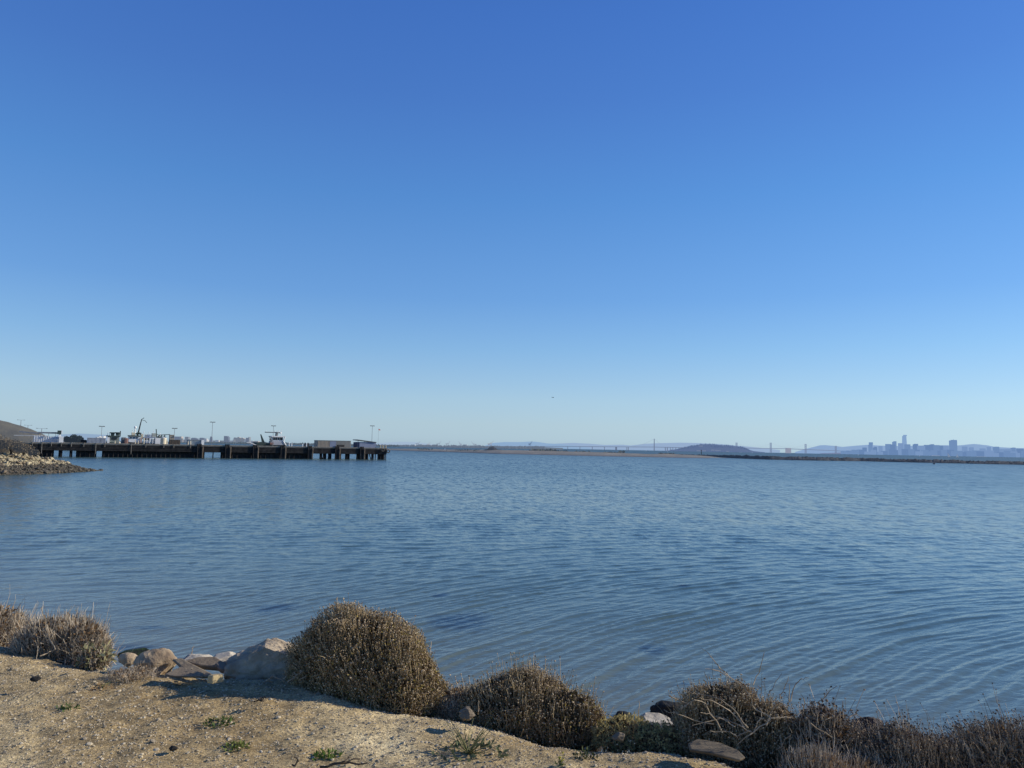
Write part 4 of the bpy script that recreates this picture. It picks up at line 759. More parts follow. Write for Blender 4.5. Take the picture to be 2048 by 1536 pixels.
for k, px in enumerate((616, 610)):
    q = pier(px, 2, DK); b = MB().box((q.x, q.y, DK + .7), (.5, .4, 1.4), PANG); b.box((q.x, q.y, DK + 1.5), (.3, .3, .3), PANG)
    tag(b.build('electric_box', m_blk, loc=q), ('dark upright service box nearer the double container', 'dark service box left of the other one near the double container')[k], 'box')
# ------------------------------------------------------------------ boats moored behind the pier
def vbox(b, x0, x1, y0, y1, back=17.5, dep=4.0): return pbox(b, x0, x1, y0, y1, back, dep)
def hull(o, x0, x1, ytop, mat, back=17.2, dep=6, rake=4):
    q0, q1, r0, r1 = pier(x0, back), pier(x1, back), pier(x0 + rake, back), pier(x1 - 2, back); zt = pz((x0 + x1) / 2, ytop, back)
    MB().prism([(q0.x, q0.y, zt + .8), (q1.x, q1.y, zt), (r1.x, r1.y, -.5), (r0.x, r0.y, -.5)], PN * dep).build('hull', mat, o)
def vtube(o, nm, pts, r, mat, back=18.5, r1=None):
    MB().tube([pier(a, back) + Vector((0, 0, pz(a, c, back))) for a, c in pts], r, r1 or r, 6).build(nm, mat, o)
v1 = empty('moored_boat', pier(227, 18, 0), 'boat with a green wheelhouse and two dark round radars behind the pier', 'boat')
hull(v1, 208, 258, 888, m_grn); b = MB(); vbox(b, 216, 238, 873, 890); b.build('wheelhouse', mk('sage_paint', (.27, .30, .27), .7, (.2, .23, .2), 1), v1); b = MB(); vbox(b, 212, 240, 871, 873.2, 17.2, 4.6); b.build('roof', m_grn, v1)
b = MB(); vbox(b, 213.5, 218.5, 874.5, 886, 17, .6); b.build('door', m_wht, v1); b = MB(); vbox(b, 222, 233, 874.8, 879, 17.3, .3); b.build('window', m_glass, v1)
for px in (224, 234): vtube(v1, 'radar', [(px, 871), (px, 866.5), (px, 866.4), (px, 864.5)], .5, m_grn, 18.5, .95)
vtube(v1, 'mast', [(239, 872), (239.2, 862)], .16, m_blk); vtube(v1, 'antenna', [(218, 871), (217, 863)], .07, m_wht); vtube(v1, 'antenna', [(214, 873), (213.5, 862)], .06, m_wht)
v2 = empty('moored_boat', pier(290, 18, 0), 'work boat with a white wheelhouse and tall leaning black mast behind the pier', 'boat')
hull(v2, 252, 345, 889, m_blk); b = MB(); vbox(b, 257, 279, 872.5, 890); b.build('wheelhouse', m_wht, v2); b = MB(); vbox(b, 256, 282, 870.6, 872.6, 17, 4.8); b.build('roof', m_grn, v2)
for x0 in (259, 265, 271): b = MB(); vbox(b, x0, x0 + 4, 874, 877.4, 17.4, .3); b.build('window', mk('blue_glass', (.09, .16, .24), .2), v2)
b = MB(); vbox(b, 279, 284, 876, 890, 17.2, 3); b.build('stack_house', mk('pinkish_paint', (.5, .4, .36), .7), v2); b = MB(); vbox(b, 281, 285.5, 868, 878, 18, 1.5); b.build('funnel', m_cream, v2); b = MB(); vbox(b, 262, 268.5, 865, 870.8, 18, 1.6); b.build('funnel', m_cream, v2)
vtube(v2, 'mast', [(274, 871), (276.5, 858), (278.5, 847), (280.5, 838)], .27, m_blk, 18.5, .14); vtube(v2, 'crosstree', [(281, 838.5), (284, 836), (285, 835.5)], .12, m_blk); vtube(v2, 'crosstree', [(282, 840.5), (287, 841), (291, 845.5)], .09, m_blk)
vtube(v2, 'mast_foot', [(271, 868.5), (275, 866), (281, 868)], .45, m_grn); vtube(v2, 'radar_mast', [(268.5, 870), (268.5, 856)], .18, m_wht, 18.5); q = pier(268.5, 18.5); MB().ball((q.x, q.y, pz(268.5, 854.5, 18.5)), .45, 2).build('radome', m_wht, v2)
vtube(v2, 'davit', [(285, 868), (287, 862)], .1, m_wht)
for a_, t_ in ((263, 860), (296, 864), (305, 861), (319, 866), (325, 868)): vtube(v2, 'antenna', [(a_, 874), (a_ + .4, t_)], .09, m_wht)
b = MB(); vbox(b, 287, 298, 876.5, 880, 19, 2); b.build('cabin', m_cream, v2); b = MB(); vbox(b, 313, 322, 871.5, 876, 19, 2); b.build('cabin', m_wht, v2); b = MB(); vbox(b, 286, 311, 874.3, 876, 17.5, 3); b.build('boat_deck', m_bl, v2); b = MB(); vbox(b, 288, 300, 880, 889, 18, 3); b.build('cabin', m_wht, v2); b = MB(); vbox(b, 303, 309, 878, 889, 18.4, 2); b.build('cabin', m_wht, v2)
for px in (287, 293, 299, 305): vtube(v2, 'stanchion', [(px, 876), (px, 890)], .09, m_wht, 17.4)
b = MB(); vbox(b, 310, 332, 876, 890, 17.2, 3.6); b.build('deckhouse', m_wht, v2); b = MB(); vbox(b, 303, 311, 866.5, 876, 18, 2); b.build('winch_house', mk('pale_sage', (.45, .48, .42), .7), v2)
vtube(v2, 'crane_post', [(312.5, 876), (310.5, 858)], .16, m_grn); vtube(v2, 'crane_boom', [(311, 867.5), (316, 870), (339, 869)], .13, m_grn)
for x0 in (316, 321, 327): vtube(v2, 'frame', [(x0 + 2, 869.5), (x0, 874.5)], .18, m_grn)
vtube(v2, 'frame', [(315, 874.5), (331, 874.5)], .22, m_grn)
v3 = empty('moored_boat', pier(548, 18, 0), 'dark hulled tug with a white windowed wheelhouse and radar mast near the pier middle', 'boat')
hull(v3, 513, 573, 889, m_grn, rake=3); q = pier(516, 17.4)
MB().prism([pier(a, 17.4) + Vector((0, 0, pz(a, c, 17.4))) for a, c in ((520.3, 868.5), (521.5, 868.5), (529, 884), (532, 892), (514, 892), (515, 884.5), (524, 883.5))], PN * .8).build('bow_ramp', m_grn, v3)
b = MB(); vbox(b, 543, 567, 882, 890, 17, 4.5); b.build('deckhouse', m_gry, v3); b = MB(); vbox(b, 545, 565.5, 874, 882, 17.3, 4); b.build('wheelhouse', m_wht, v3)
for x0, x1 in ((546, 549.5), (550.3, 554), (555, 558.5), (559.5, 565)): b = MB(); vbox(b, x0, x1, 874.8, 880, 17.15, .3); b.build('window', m_glass, v3)
b = MB(); vbox(b, 542.5, 568.5, 872, 874.3, 16.9, 5); b.build('roof', m_wht, v3); vtube(v3, 'radar_mast', [(552, 872), (553, 864)], .55, m_slate); vtube(v3, 'radar_bar', [(528.5, 864.3), (561, 865.3)], .2, m_slate)
for px in (531, 548.5, 556): vtube(v3, 'antenna', [(px, 865), (px, 861.5)], .12, m_wht)
q = pier(560, 18.5); MB().ball((q.x, q.y, pz(560, 866, 18.5)), .4, 2).build('radome', m_wht, v3); vtube(v3, 'antenna', [(562, 872), (562, 860)], .08, m_wht)
for a in ([(544, 882), (537.5, 872)], [(567, 882), (569.5, 873)], [(541, 885), (539, 877)], [(566, 882), (572, 891)]): vtube(v3, 'davit', a, .22, m_wht if a[0][0] > 565 else m_slate, 17)
b = MB(); vbox(b, 540, 547, 885, 889, 16.6, .4); b.build('lifeboat_rack', m_red, v3)
gw = empty('gangway', pier(505, 10, DK), 'white sloping gangway leading down to the tug bow', 'gangway')
for bk in (10, 11.2): vtube(gw, 'rail', [(493, 884.8), (500, 885.5), (513, 890.5)], .13, m_wht, bk)
MB().prism([pier(a, 10) + Vector((0, 0, pz(a, c, 10))) for a, c in ((496, 886.5), (513, 891.5), (513, 892.2), (496, 887.2))], PN * 1.2).build('walkway', m_gry, gw)
for lb, px, wp, hp in (('dark round tree behind the pier, leftmost of the dark clump', 136, 17, 13), ('broad dark tree in the middle of the clump behind the pier', 148, 20, 15), ('smaller dark tree at the right of the clump behind the pier', 158, 14, 13)):
    far_shrub('tree', lb, px, 886, 380, wp, hp, mk('dark_tree_leaf', (.035, .05, .035), .9, (.02, .03, .022), .3, haze=(HZ_BLUE, .07)), 'tree', 1500, 'dark trees behind the pier', leaf=.8)
# ------------------------------------------------------------------ sand spit, driftwood mound, breakwater
def strip(name, lower, upper, back, mat, label, kind='structure', cat=None, rough=.15, step=2.5, ztop=None, jag=0.0):
    xs_ = np.arange(lower[0][0], lower[-1][0] + .1, step); V = []; m = 9
    for a in xs_:
        yl = np.interp(a, *zip(*lower)); yu = np.interp(a, *zip(*upper)); w0 = onz(a, yl, 0); T = P(a, yu, w0.y + back); T.z = max(.25, T.z)
        T.z += jag * noise.noise(Vector((a * .21, 3, 0))) + jag * .6 * noise.noise(Vector((a * .63, 9, 0)))
        for j in range(m):
            f = j / 5
            if f <= 1: q = w0.lerp(T, f); q.z = T.z * f ** .8 + (rough * noise.noise(Vector((q.x * .11, q.y * .11, 0))) if 0 < f else -.3)
            else: g = (j - 5) / 3; q = T + Vector((T.x / T.y * back * g, back * g, -(T.z + .5) * g ** 1.5))
            V.append(q)
    i = (np.arange(len(xs_) - 1)[:, None] * m + np.arange(m - 1)[None, :]).ravel()
    o = link(name, np_mesh(name, [tuple(v) for v in V], np.stack([i, i + m, i + m + 1, i + 1], 1), True), mat); return tag(o, label, cat, None, kind)
m_sand = mk('spit_sand', (.27, .23, .17), .95, (.16, .135, .105), .05, haze=(HZ_BLUE, .13), bump=.3, bscale=.3)
strip('beach', [(700, 899), (780, 899.8), (900, 903.2), (1000, 906.6), (1080, 908.3), (1200, 911.2), (1320, 913.6), (1400, 915.2), (1470, 916.5)], [(700, 897), (780, 897.3), (860, 897.6), (900, 899), (1000, 899.8), (1080, 901.5), (1200, 904.6), (1300, 908.2), (1330, 907.5), (1400, 911), (1470, 915.5)], 55, m_sand, 'low tan sand spit across the bay beyond the pier')
strip('mudflat', [(780, 900.6), (900, 904.4), (1000, 907.8), (1080, 909.6), (1200, 912.4), (1320, 914.8), (1420, 916.6)], [(780, 899.6), (900, 902.9), (1000, 906.1), (1080, 907.8), (1200, 910.7), (1320, 913.1), (1420, 915.2)], 8, mk('wet_sand', (.16, .125, .11), .8, (.11, .09, .08), .05, haze=(HZ_BLUE, .10)), 'dark wet sand margin along the sand spit', rough=.02)
b = MB(); c = P(984, 899.5, 790); s_ = 790 / F                # driftwood mound
for k in range(90):
    a = random.gauss(0, 6.5); h = max(.3, 8.5 * math.exp(-(a / 6.5) ** 2) * random.uniform(.15, 1)) * s_; p = c + Vector((a * s_, random.uniform(-4, 4), 0))
    b.tube([p + Vector((random.uniform(-3, 3), 0, 0)), p + Vector((random.uniform(-1, 1), 0, h))], random.uniform(.25, .6), .2, 5)
for k in range(9): a = (k - 4) * 2.6; hh = 7.6 * math.exp(-(a / 6) ** 2) * s_; b.ball(c + Vector((a * s_, 3, hh * .3)), (2.2 * s_, 2.5, hh * .62), 2)
tag(b.build('driftwood_mound', mk('driftwood', (.12, .085, .065), .95, (.06, .045, .038), .3, haze=(HZ_BLUE, .14)), loc=c), 'dark brown heap of brush and driftwood on the sand spit', 'driftwood')
m_veg = mk('dune_plants', (.10, .10, .06), .95, (.055, .06, .045), .2, haze=(HZ_BLUE, .14), island=.3)
vg = []; FV = []
for a0, a1, y0, n, hh in ((835, 865, 897.6, 90, 1.2), (910, 960, 899.2, 160, 1.0), (1060, 1110, 900.6, 220, 2.4), (1085, 1135, 901.4, 160, 1.4), (1150, 1182, 903, 90, 1.3), (1205, 1235, 905, 110, 1.5), (1238, 1250, 903.6, 60, 1.8), (1318, 1350, 907.4, 140, 1.6), (880, 1300, 901, 200, .8)):
    for k in range(n):
        a = random.uniform(a0, a1); yy = np.interp(a, [a0, a1], [y0, y0 + (a1 - a0) * .018]); p = P(a, yy + random.uniform(-.2, .9), random.uniform(760, 800)); vg.append((p.x, p.y, p.z - .2)); FV.append(hh * random.uniform(.5, 1.2))
V, Fc = leaves(np.array(vg), np.tile([0, 0, 1.], (len(vg), 1)), np.array(FV), np.array(FV) * .5)
tag(link('ground_cover', np_mesh('ground_cover', V, Fc), m_veg), 'scattered dark dune plants along the sand spit', 'plants', kind='stuff')
o = MB().box(P(890, 898.2, 860), (1.5, 1.2, 1.6), .3).build('marker_board', m_wht, loc=P(890, 899.5, 860)); tag(o, 'tiny white board standing on the sand spit left of the driftwood mound', 'marker')
lo = [(1328, 908.6), (1360, 911), (1430, 915), (1540, 919.2), (1640, 921.2), (1720, 922.3), (1860, 925.6), (2048, 929.6), (2700, 946)]
up = [(1328, 908), (1345, 908.3), (1400, 909.4), (1470, 910.6), (1540, 912.2), (1640, 914.3), (1720, 916.2), (1860, 919.2), (2048, 923.2), (2700, 936)]
m_bw = mk('breakwater_rock', (.065, .07, .08), .9, (.025, .028, .035), .28, bump=1, bscale=.5, haze=(HZ_BLUE, .06), detail=8)
bw = strip('breakwater', lo, up, 7, m_bw, 'long low dark rock breakwater reaching in from the right', kind='thing', cat='breakwater', rough=.8, step=.8, jag=.55)
bb = MB()
for k in range(420):
    a = random.uniform(1340, 2120); yl = np.interp(a, *zip(*lo)); yu = np.interp(a, *zip(*up)); f = random.random(); w0 = onz(a, yl, 0); T = P(a, yu, w0.y + 7); p = w0.lerp(T, f)
    s = random.uniform(.35, .8); bb.ball(p, (s, s, s * random.uniform(.5, .9)), 1)
tag(bb.build('armour_stone', mk('armour_stone', (.065, .07, .08), .9, (.028, .03, .038), .5, haze=(HZ_BLUE, .06), island=.5), bw), kind='stuff')
q = P(1402.5, 909.4, 830); o = empty('beacon_post', q, 'thin dark beacon post standing on the left part of the breakwater', 'beacon')
MB().tube([q, P(1402.5, 901.5, 830)], .42, .3, 6).build('post', m_blk, o); MB().box(P(1402.5, 900.8, 830), (.9, .9, 1.0)).build('daymark', m_blk, o)
q = onz(1868, 928.2, 0); o = empty('buoy', q, 'small dark buoy floating in front of the breakwater', 'buoy'); MB().ball(q + Vector((0, 0, .2)), (.75, .75, .4), 2).build('float', m_blk, o); MB().tube([q, q + Vector((.3, 0, 1.5))], .14, .08, 5).build('mast', m_red, o)
# ------------------------------------------------------------------ far shore, left part: trees, downtown blocks, port
ridge('shore', [(60, 889), (300, 888.5), (420, 889.5), (640, 891), (780, 891.4), (1000, 893), (1086, 894), (1126, 896)], 5200, 900, hm('far_shore', (.10, .12, .10), .42, (.22, .29, .42)), 'low far shore across the water', z0=-1, rough=.1)
m_tl = mk('far_trees', (.055, .075, .055), .95, (.03, .045, .036), .02, haze=((.20, .27, .38), .38), island=.3)
def treeline(x0, x1, ytop, Y, n, jag, label, mat, base=3.0):
    b_v = []; L2 = []
    X = RNG.uniform(x0, x1, n); s = Y / F; VV = []; FF = []
    tops = np.interp(X, *zip(*ytop)) + jag * np.array([noise.noise(Vector((a * .09, Y, 0))) + .7 * noise.noise(Vector((a * .31, Y, 4))) for a in X])
    for a, t in zip(X, tops):
        q = P(a, t, Y + random.uniform(-.02, .02) * Y); r = random.uniform(1.2, 3.2) * s; v = ICO_V * (1 + RNG.uniform(-.3, .3, (12, 1))) * [r * .8, r * .8, max(r * .6, q.z * .5)] + [q.x, q.y, q.z * .5 - r * .1]
        FF.append(ICO_F + len(VV) * 12); VV.append(v)
    o = link('treeline', np_mesh('treeline', np.concatenate(VV), np.concatenate(FF)), mat); return tag(o, label, 'trees', kind='stuff')
treeline(150, 800, [(150, 886), (300, 885), (420, 883.5), (520, 884), (640, 886.5), (800, 889.5)], 3200, 700, 1.6, 'dark far treeline behind the pier and boats', m_tl)
treeline(560, 1090, [(560, 886.5), (640, 887), (780, 889.2), (850, 889), (900, 890), (1090, 892.4)], 4200, 520, 1.0, 'thin hazy treeline on the far shore right of the pier', mk('far_trees_b', (.06, .075, .06), .95, (.04, .05, .045), .02, haze=((.24, .31, .44), .5), island=.25))
def building(label, x0, x1, y0, y1, Y, mat, group=None, name='office_building', cat='building', taper=1, dep=40, top=None, mast=False, step=None):
    s = Y / F; a, c = P(x0, y1, Y), P(x1, y1, Y); base = Vector(((a.x + c.x) / 2, Y, min(a.z, c.z)))
    if not (mast or step): 
        o = bx(name, mat, x0, x1, y0, y1, Y, dep, taper=taper); return tag(o, label, cat, group)
    o = empty(name, base, label, cat, group); bx('tower', mat, x0, x1, y0 + (step[1] if step else 0), y1, Y, dep, o, taper=taper)
    if step: w_ = (x1 - x0) * step[0] / 2; m = (x0 + x1) / 2; bx('crown', mat, m - w_, m + w_, y0, y0 + step[1], Y + dep * .15, dep * .7, o)
    if mast: m = (x0 + x1) / 2 + mast; MB().tube([P(m, y0, Y + dep / 2), P(m, y0 - 2.2, Y + dep / 2)], .35 * s, .2 * s, 4).build('mast', mat, o)
    return o
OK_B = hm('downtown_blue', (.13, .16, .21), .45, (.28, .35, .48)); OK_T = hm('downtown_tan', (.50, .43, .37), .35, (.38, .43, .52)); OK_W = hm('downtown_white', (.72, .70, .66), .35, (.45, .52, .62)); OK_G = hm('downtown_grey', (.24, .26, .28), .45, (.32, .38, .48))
GD = 'far downtown blocks beyond the pier'
for lb, x0, x1, y0, m, kw in (('tall blue far block directly right of the tallest pier lamp post', 447, 454, 872, OK_B, {}), ('narrower blue far block touching the tall blue one', 452.5, 456, 874, OK_B, {}), ('brownish far block with a stepped top left of the twin blue slabs', 466.5, 473, 875, OK_G, {'step': (.6, 1)}),
    ('pinkish tan far block with a stepped crown in the downtown cluster', 473.5, 480, 874, OK_T, {'step': (.55, 1.2)}), ('second pinkish tan far block, right of the crowned one', 481, 487, 875.5, OK_T, {'step': (.6, 1)}), ('blue slab far block at the right end of the downtown cluster', 491, 496, 875.5, OK_B, {}),
    ('thin dark slab far block rising highest at the right end of the downtown cluster', 496, 498, 874, OK_G, {}), ('sloping pyramid shaped far block left of the tallest pier lamp post', 416, 424, 873, OK_B, {'taper': .35}), ('white far block behind the office container', 430, 435, 880, OK_W, {}), ('white rounded far block below the stepped brown one', 465, 471, 879, OK_W, {}),
    ('white low far block between the tan and blue downtown blocks', 488, 492, 878.5, OK_W, {}), ('dark blue far block behind the second boat', 292, 298, 869, OK_B, {}), ('thin pale far block beside the dark blue one behind the second boat', 288, 290.5, 869, OK_T, {}), ('blue glass far block right of the slim lamp post', 348, 358, 873, OK_B, {}),
    ('thin pale far block beside the blue glass block', 359, 362, 873, OK_T, {}), ('square grey far block above the office container', 369, 376, 873.5, OK_G, {}), ('long low blue far block with steps above the office container', 381, 393, 875.5, OK_B, {'step': (.6, 1)}), ('blue far block right of the long low stepped one', 398, 408, 875.5, OK_B, {'step': (.7, 1)}), ('small white far block right of the blue blocks', 408, 411, 877, OK_W, {}), ('pale thin far block left of the pale container lamp post', 196, 198, 872.5, OK_W, {}), ('pale thin far block right of the pier lamp post by the pale container', 204, 206, 872, OK_W, {})):
    building(lb, x0, x1, y0, 890, 6500, m, GD, **kw)
for k, (x0, x1, y0) in enumerate(((434, 447, 881), (456, 465, 881), (474, 482, 881), (499, 505, 881.5), (505, 516, 882), (311, 318, 880), (363, 369, 879), (411, 416, 879.5), (424, 430, 881), (190, 194, 874))):
    building('low pale hazy block of the far town seen just above the trees', x0, x1, y0, 890, 6600, (OK_T, OK_W)[k % 2], 'low pale blocks of the far town')
# port cranes
def crane(label, px, yt, yb, w, flip, mat, raised=True):
    Y = 8200; s = Y / F; o = empty('port_crane', P(px, yb, Y), label, 'crane', 'harbour cranes on the far shore'); d = -1 if flip else 1; H = yb - yt; yg = yb - H * .45
    for a in (-.22, .22):
        for yy in (0, 18): MB().tube([P(px + a * w, yb, Y + yy), P(px + a * w, yg, Y + yy)], .32 * s, None, 4).build('leg', mat, o)
    MB().tube([P(px - d * w * .45, yg, Y + 9), P(px + d * w * .25, yg, Y + 9)], .42 * s, None, 4).build('girder', mat, o)
    tip = P(px + d * w * .62, yt, Y + 9) if raised else P(px + d * w * .95, yg, Y + 9)
    MB().tube([P(px + d * w * .2, yg, Y + 9), tip], .36 * s, .25 * s, 4).build('boom', mat, o)
    ap = P(px + d * w * .1, yg - H * .28, Y + 9); MB().tube([P(px + d * w * .1, yg, Y + 9), ap], .25 * s, None, 4).build('apex_frame', mat, o)
    MB().box(P(px - d * w * .2, yg + .9, Y + 9), (2.6 * s, 12, 1.1 * s)).build('machine_house', mat, o); return o
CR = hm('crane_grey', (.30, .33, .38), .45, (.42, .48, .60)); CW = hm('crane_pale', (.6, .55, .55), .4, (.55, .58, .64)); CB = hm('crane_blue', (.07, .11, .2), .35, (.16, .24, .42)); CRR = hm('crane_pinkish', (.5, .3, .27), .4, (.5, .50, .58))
for lb, px, yt, yb, w, fl, m in (('grey harbour crane furthest left with its boom raised right', 835, 882, 891.5, 9, False, CR), ('pale small harbour crane left of the second raised boom', 857, 884.5, 891.5, 6, False, CW), ('grey harbour crane, second raised boom leaning right', 877, 882, 892, 9, False, CR), ('grey harbour crane, third raised boom leaning right', 895, 882, 892, 9, False, CR), ('upright grey harbour crane with two vertical arms', 921, 882.5, 892.5, 6, True, CR), ('grey harbour crane with its boom raised to the left', 949, 883, 893, 10, True, CR), ('pinkish harbour crane right above the driftwood mound', 980, 881.5, 892.5, 11, False, CRR), ('dark blue harbour crane standing alone on the pale hills', 1060, 882, 892.5, 7, False, CB)):
    crane(lb, px, yt, yb, w, fl, m)
for k, (x0, x1, y0) in enumerate(((824, 830, 889), (838, 845, 888.5), (850, 862, 889.5), (868, 874, 889), (906, 912, 890), (926, 934, 889), (942, 948, 891), (955, 962, 890), (1030, 1040, 893), (1046, 1052, 892.6), (1070, 1082, 893.4))):
    building('white port shed on the far shore under the cranes', x0, x1, y0, 892.5 if x0 < 1000 else 895, 7600, OK_W, 'white port sheds under the cranes', 'port_shed', 'shed')
# distant hills
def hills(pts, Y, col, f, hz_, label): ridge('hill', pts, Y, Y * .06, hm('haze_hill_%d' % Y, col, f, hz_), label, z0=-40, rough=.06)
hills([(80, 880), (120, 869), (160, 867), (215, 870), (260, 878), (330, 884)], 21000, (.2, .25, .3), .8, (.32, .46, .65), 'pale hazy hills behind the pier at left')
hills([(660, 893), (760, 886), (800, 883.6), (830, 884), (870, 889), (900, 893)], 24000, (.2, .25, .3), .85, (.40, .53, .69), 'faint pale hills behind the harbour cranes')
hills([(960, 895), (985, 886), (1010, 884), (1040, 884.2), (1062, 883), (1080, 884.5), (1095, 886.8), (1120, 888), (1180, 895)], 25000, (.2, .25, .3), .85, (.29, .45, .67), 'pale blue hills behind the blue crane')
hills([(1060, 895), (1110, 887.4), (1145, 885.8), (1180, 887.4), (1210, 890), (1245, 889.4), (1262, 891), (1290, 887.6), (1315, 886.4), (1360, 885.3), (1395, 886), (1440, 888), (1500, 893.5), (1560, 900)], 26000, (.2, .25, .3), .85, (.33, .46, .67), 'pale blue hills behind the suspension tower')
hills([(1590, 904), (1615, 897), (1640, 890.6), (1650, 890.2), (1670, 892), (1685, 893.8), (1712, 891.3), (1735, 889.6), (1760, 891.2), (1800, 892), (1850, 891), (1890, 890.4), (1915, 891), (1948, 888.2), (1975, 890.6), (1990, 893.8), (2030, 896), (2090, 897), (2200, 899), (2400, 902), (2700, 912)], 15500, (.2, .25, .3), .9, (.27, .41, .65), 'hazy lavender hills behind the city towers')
# ------------------------------------------------------------------ bridge with a single tower (left) and island
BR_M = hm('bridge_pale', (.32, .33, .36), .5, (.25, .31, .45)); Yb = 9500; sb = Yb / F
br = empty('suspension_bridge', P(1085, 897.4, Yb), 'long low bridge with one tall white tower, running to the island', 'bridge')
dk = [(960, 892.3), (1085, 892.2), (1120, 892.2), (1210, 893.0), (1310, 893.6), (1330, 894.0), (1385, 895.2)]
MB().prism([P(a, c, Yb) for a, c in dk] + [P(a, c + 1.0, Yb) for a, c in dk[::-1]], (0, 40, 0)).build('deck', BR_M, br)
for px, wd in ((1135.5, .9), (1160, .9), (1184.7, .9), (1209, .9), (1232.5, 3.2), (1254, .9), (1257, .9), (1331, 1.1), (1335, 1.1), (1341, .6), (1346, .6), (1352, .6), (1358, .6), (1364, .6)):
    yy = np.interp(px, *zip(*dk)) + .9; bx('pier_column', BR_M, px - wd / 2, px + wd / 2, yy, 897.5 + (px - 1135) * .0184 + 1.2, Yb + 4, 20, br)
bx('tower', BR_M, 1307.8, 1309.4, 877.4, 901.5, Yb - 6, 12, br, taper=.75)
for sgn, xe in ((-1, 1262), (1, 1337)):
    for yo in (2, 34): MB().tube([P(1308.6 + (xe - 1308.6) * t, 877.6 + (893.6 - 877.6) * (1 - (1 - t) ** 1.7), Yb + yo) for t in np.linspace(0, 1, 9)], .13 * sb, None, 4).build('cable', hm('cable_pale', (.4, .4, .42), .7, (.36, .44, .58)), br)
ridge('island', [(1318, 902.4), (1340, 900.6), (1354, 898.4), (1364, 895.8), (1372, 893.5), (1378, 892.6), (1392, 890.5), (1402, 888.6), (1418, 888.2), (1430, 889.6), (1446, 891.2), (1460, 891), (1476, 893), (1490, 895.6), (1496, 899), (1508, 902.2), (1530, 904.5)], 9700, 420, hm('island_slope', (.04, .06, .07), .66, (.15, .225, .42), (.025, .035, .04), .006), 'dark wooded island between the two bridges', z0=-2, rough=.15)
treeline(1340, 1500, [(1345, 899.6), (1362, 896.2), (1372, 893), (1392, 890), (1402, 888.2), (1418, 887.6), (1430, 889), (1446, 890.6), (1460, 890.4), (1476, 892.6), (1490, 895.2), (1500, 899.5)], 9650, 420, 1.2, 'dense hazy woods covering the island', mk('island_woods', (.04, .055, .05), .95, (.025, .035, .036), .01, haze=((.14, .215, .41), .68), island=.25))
for k, (x0, x1, y0) in enumerate(((1399, 1406, 891.3), (1424, 1429, 899.4), (1432, 1441, 900), (1395, 1412, 900.8), (1454, 1458, 902), (1480, 1484, 904.2))):
    building('small pale building on the slope of the wooded island', x0, x1, y0, y0 + 1.5, 9180, hm('island_house', (.5, .5, .5), .5, (.30, .36, .52)), 'pale buildings on the island', 'island_house', 'house')
# west bridge: four towers and an anchorage block
WB = hm('bridge_grey', (.28, .29, .33), .62, (.27, .35, .54)); w2 = empty('suspension_bridge', P(1541.9, 905.4, 11500), 'far grey suspension bridge with four towers and a massive block in mid span', 'bridge')
def wy(px): return 10400 + (px - 1473) / 200 * 2000
dk = [(1440, 893.6), (1497, 896.4), (1541.9, 897), (1578, 897.6), (1611.7, 899), (1672, 901.4), (1730, 905.5)]
for (a, c), (e, g) in zip(dk[:-1], dk[1:]):
    MB().prism([P(a, c - .6, wy(a)), P(e, g - .6, wy(e)), P(e, g + .6, wy(e)), P(a, c + .6, wy(a))], (0, 30, 0)).build('deck', hm('deck_grey', (.2, .21, .24), .65, (.21, .29, .47)), w2)
tw_ = [(1473.4, 885.2, 900), (1541.9, 885.4, 905.6), (1611.7, 888, 907.6), (1672, 891.6, 908)]
for px, yt, yb in tw_:
    Y = wy(px)
    for d in (-1.15, 1.15): bx('tower_leg', WB, px + d - .42, px + d + .42, yt, yb, Y - 3, 12, w2)
    for f in (.03, .22, .42, .62, .8): yy = yt + (yb - yt) * f; bx('cross_brace', WB, px - .8, px + .8, yy, yy + .7, Y - 1, 8, w2)
CBL = hm('cable_grey', (.4, .4, .42), .75, (.42, .50, .62))
spans = [(1473.4, 885.4, 1541.9, 885.6, 895.6), (1541.9, 885.6, 1578, 896.5, None), (1578, 896.5, 1611.7, 888.2, None), (1611.7, 888.2, 1672, 891.8, 899.5), (1672, 891.8, 1725, 904.5, None)]
for x0, y0, x1, y1, low in spans:
    pts = []
    for t in np.linspace(0, 1, 11):
        yy = y0 + (y1 - y0) * t
        if low: yy += 4 * t * (1 - t) * (low - (y0 + y1) / 2)
        else: yy += 4 * t * (1 - t) * 1.6
        a = x0 + (x1 - x0) * t; pts.append(P(a, yy, wy(a)))
    MB().tube(pts, .11 * 7.6, None, 4).build('cable', CBL, w2)
bx('anchorage', hm('anchorage_pink', (.42, .38, .38), .6, (.44, .47, .60)), 1574, 1582.4, 896, 907.3, wy(1578) - 30, 70, w2)
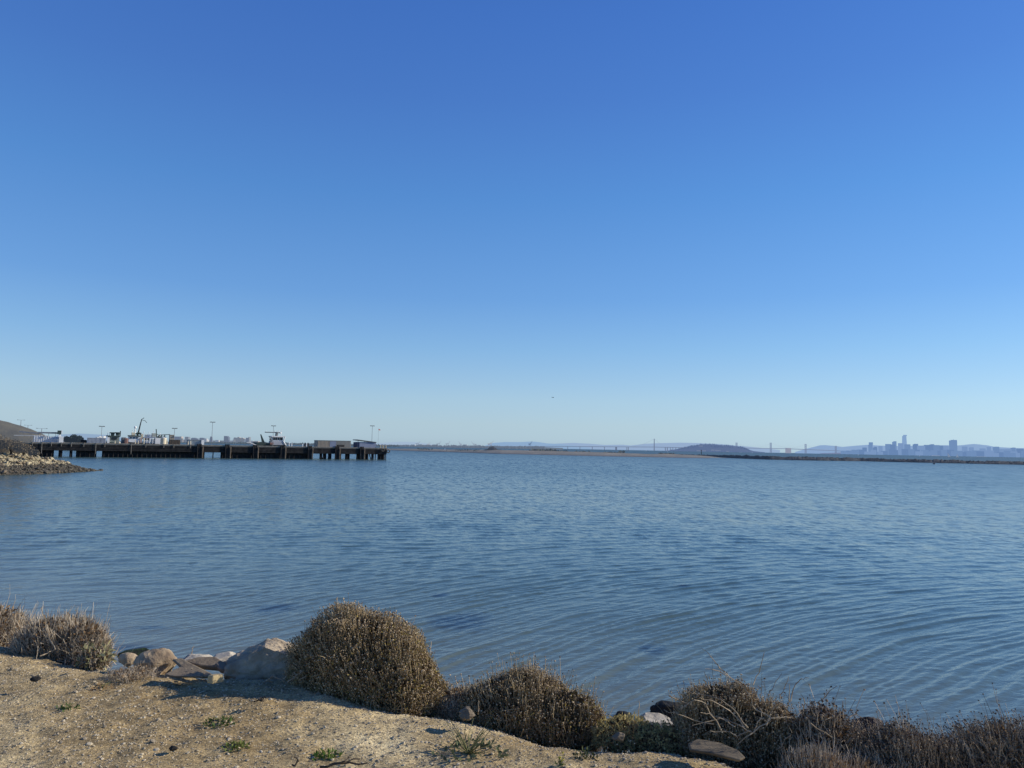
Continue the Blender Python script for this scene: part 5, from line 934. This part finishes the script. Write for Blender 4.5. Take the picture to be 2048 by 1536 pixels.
# ------------------------------------------------------------------ city skyline on the right
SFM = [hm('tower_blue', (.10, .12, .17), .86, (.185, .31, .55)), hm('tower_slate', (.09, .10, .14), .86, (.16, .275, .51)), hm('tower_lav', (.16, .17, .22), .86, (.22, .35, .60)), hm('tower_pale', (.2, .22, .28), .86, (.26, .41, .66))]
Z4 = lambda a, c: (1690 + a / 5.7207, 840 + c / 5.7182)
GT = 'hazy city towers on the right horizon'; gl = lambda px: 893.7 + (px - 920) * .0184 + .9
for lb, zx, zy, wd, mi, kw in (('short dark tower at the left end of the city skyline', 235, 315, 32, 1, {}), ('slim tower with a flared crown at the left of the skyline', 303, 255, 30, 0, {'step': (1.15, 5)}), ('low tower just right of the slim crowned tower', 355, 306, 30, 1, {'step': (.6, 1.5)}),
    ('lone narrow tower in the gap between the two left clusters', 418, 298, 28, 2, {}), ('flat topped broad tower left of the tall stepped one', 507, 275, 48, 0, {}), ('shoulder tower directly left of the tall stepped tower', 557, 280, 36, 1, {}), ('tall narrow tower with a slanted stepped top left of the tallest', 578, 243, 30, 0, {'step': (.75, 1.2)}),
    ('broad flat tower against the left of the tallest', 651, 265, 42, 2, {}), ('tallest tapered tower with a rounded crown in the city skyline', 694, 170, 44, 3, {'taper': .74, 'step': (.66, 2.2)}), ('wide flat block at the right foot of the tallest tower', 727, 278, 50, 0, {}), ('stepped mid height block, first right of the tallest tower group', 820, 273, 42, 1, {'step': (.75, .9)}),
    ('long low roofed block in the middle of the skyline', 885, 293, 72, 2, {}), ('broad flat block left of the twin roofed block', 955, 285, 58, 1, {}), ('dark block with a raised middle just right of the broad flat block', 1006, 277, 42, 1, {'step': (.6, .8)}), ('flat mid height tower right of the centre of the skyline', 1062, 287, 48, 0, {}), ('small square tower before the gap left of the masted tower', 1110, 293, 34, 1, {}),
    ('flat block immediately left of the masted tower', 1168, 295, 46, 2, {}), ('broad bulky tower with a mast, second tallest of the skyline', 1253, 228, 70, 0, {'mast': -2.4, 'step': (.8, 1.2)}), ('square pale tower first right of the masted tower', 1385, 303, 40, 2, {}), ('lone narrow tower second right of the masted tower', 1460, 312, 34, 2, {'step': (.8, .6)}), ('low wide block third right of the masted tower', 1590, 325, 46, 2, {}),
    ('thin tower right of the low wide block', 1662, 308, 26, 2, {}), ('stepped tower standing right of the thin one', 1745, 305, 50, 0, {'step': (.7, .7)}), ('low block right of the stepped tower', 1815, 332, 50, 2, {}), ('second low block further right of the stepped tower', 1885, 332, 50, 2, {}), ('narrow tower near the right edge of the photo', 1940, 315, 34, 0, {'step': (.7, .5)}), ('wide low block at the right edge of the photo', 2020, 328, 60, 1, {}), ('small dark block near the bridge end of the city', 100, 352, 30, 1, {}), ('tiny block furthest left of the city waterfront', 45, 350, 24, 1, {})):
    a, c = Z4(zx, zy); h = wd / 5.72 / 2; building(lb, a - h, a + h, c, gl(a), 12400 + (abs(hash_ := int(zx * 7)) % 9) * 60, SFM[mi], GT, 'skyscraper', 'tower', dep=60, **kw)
rl = random.Random(3)
for k in range(46):
    a = 1690 + 366 * (k + rl.uniform(-.4, .4)) / 46; top = rl.uniform(899.5, 904.5) - (1.8 if 1765 < a < 1905 else 0) + (a - 1800) * .008; h = rl.uniform(3, 6.5)
    building('low hazy block of the city waterfront below the towers', a - h, a + h, top, gl(a), 12200 + rl.uniform(-120, 120), SFM[rl.choice([0, 0, 1, 2])], 'low city waterfront blocks', 'city_block', 'building', dep=50)
for k, (x0, x1, y0) in enumerate(((1866, 1880, 911), (1956, 1971, 913), (1976, 1980, 914), (1988, 1992, 914), (2004, 2008, 914.6), (1795, 1812, 911))):
    building('long pale pier shed at the city waterfront', x0, x1, y0, y0 + 1.1, 11500, hm('pier_shed_pale', (.6, .6, .6), .55, (.48, .54, .68)), 'pale sheds on the city waterfront', 'pier_shed', 'shed')
ridge('shore', [(1640, 906.6), (1690, 904.6), (1760, 903.6), (1860, 904), (1960, 905.5), (2100, 908), (2700, 921)], 12900, 300, hm('city_ground', (.1, .12, .15), .75, (.22, .28, .47)), 'hazy low ground under the city', z0=-1)
# sailing boats and bird
def sailboat(label, px, yb, h, Y, lean=0.0, two=True):
    q = P(px, yb, Y); q.z = 0; s = Y / F; o = empty('sailboat', q, label, 'sailboat', 'small sailing boats before the city'); H = h * s; x = Vector((1, 0, 0)); tp_ = q + Vector((lean * H, 0, H))
    MB().prism([q - x * H * .32 + Vector((0, 0, H * .09)), q + x * H * .36 + Vector((0, 0, H * .1)), q + x * H * .26 - Vector((0, 0, .3)), q - x * H * .28 - Vector((0, 0, .3))], (0, H * .16, 0)).build('hull', SAIL_D, o)
    MB().tube([q, tp_], H * .018, None, 4).build('mast', SAIL_D, o)
    MB().prism([q + Vector((0, 0, H * .14)), q + x * H * .3 + Vector((0, 0, H * .15)), q.lerp(tp_, .97)], (0, .12, 0)).build('mainsail', SAIL_W, o)
    if two: MB().prism([q - x * H * .05 + Vector((0, 0, H * .12)), q - x * H * .3 + Vector((0, 0, H * .1)), q.lerp(tp_, .85) - x * H * .02], (0, .12, 0)).build('jib', SAIL_W, o)
SAIL_W = hm('sail_white', (.85, .85, .83), .25, (.62, .68, .78)); SAIL_D = hm('boat_hull', (.4, .42, .45), .3, (.35, .42, .55))
for a in (('tiny white sailboat near the left end of the city', 1716.5, 911.5, 3, 3000), ('tiny white sailboat below the middle of the skyline', 1839, 914, 3, 2800), ('largest white sailboat with a leaning sail in front of the masted tower', 1898.5, 915, 9, 2600, -.35), ('slim sailboat right of the largest sailboat', 1915, 917.5, 8, 2300, -.08), ('tiny white boat by the wooded island end', 1504.5, 906, 2.6, 3400), ('tiny white boat under the left bridge tower', 1335, 903.4, 2.6, 3600), ('tiny dark sail left of the bridge tower', 1292.5, 902, 3, 3600)): sailboat(*a)
q = P(1106, 795, 160); o = empty('bird', q, 'tiny dark bird flying alone in the sky above the sand spit', 'bird')
MB().ball(q, (.2, .07, .06), 2).build('body', m_blk, o)
for s in (-1, 1): MB().prism([q + Vector((.06, 0, .02)), q + Vector((-.07, 0, .02)), q + Vector((-.02, .02 * s, .11)) + Vector((s * .22, 0, 0)), q + Vector((-.12 + s * .3, .05 * s, .08))], (0, 0, .01)).build('wing', m_blk, o)
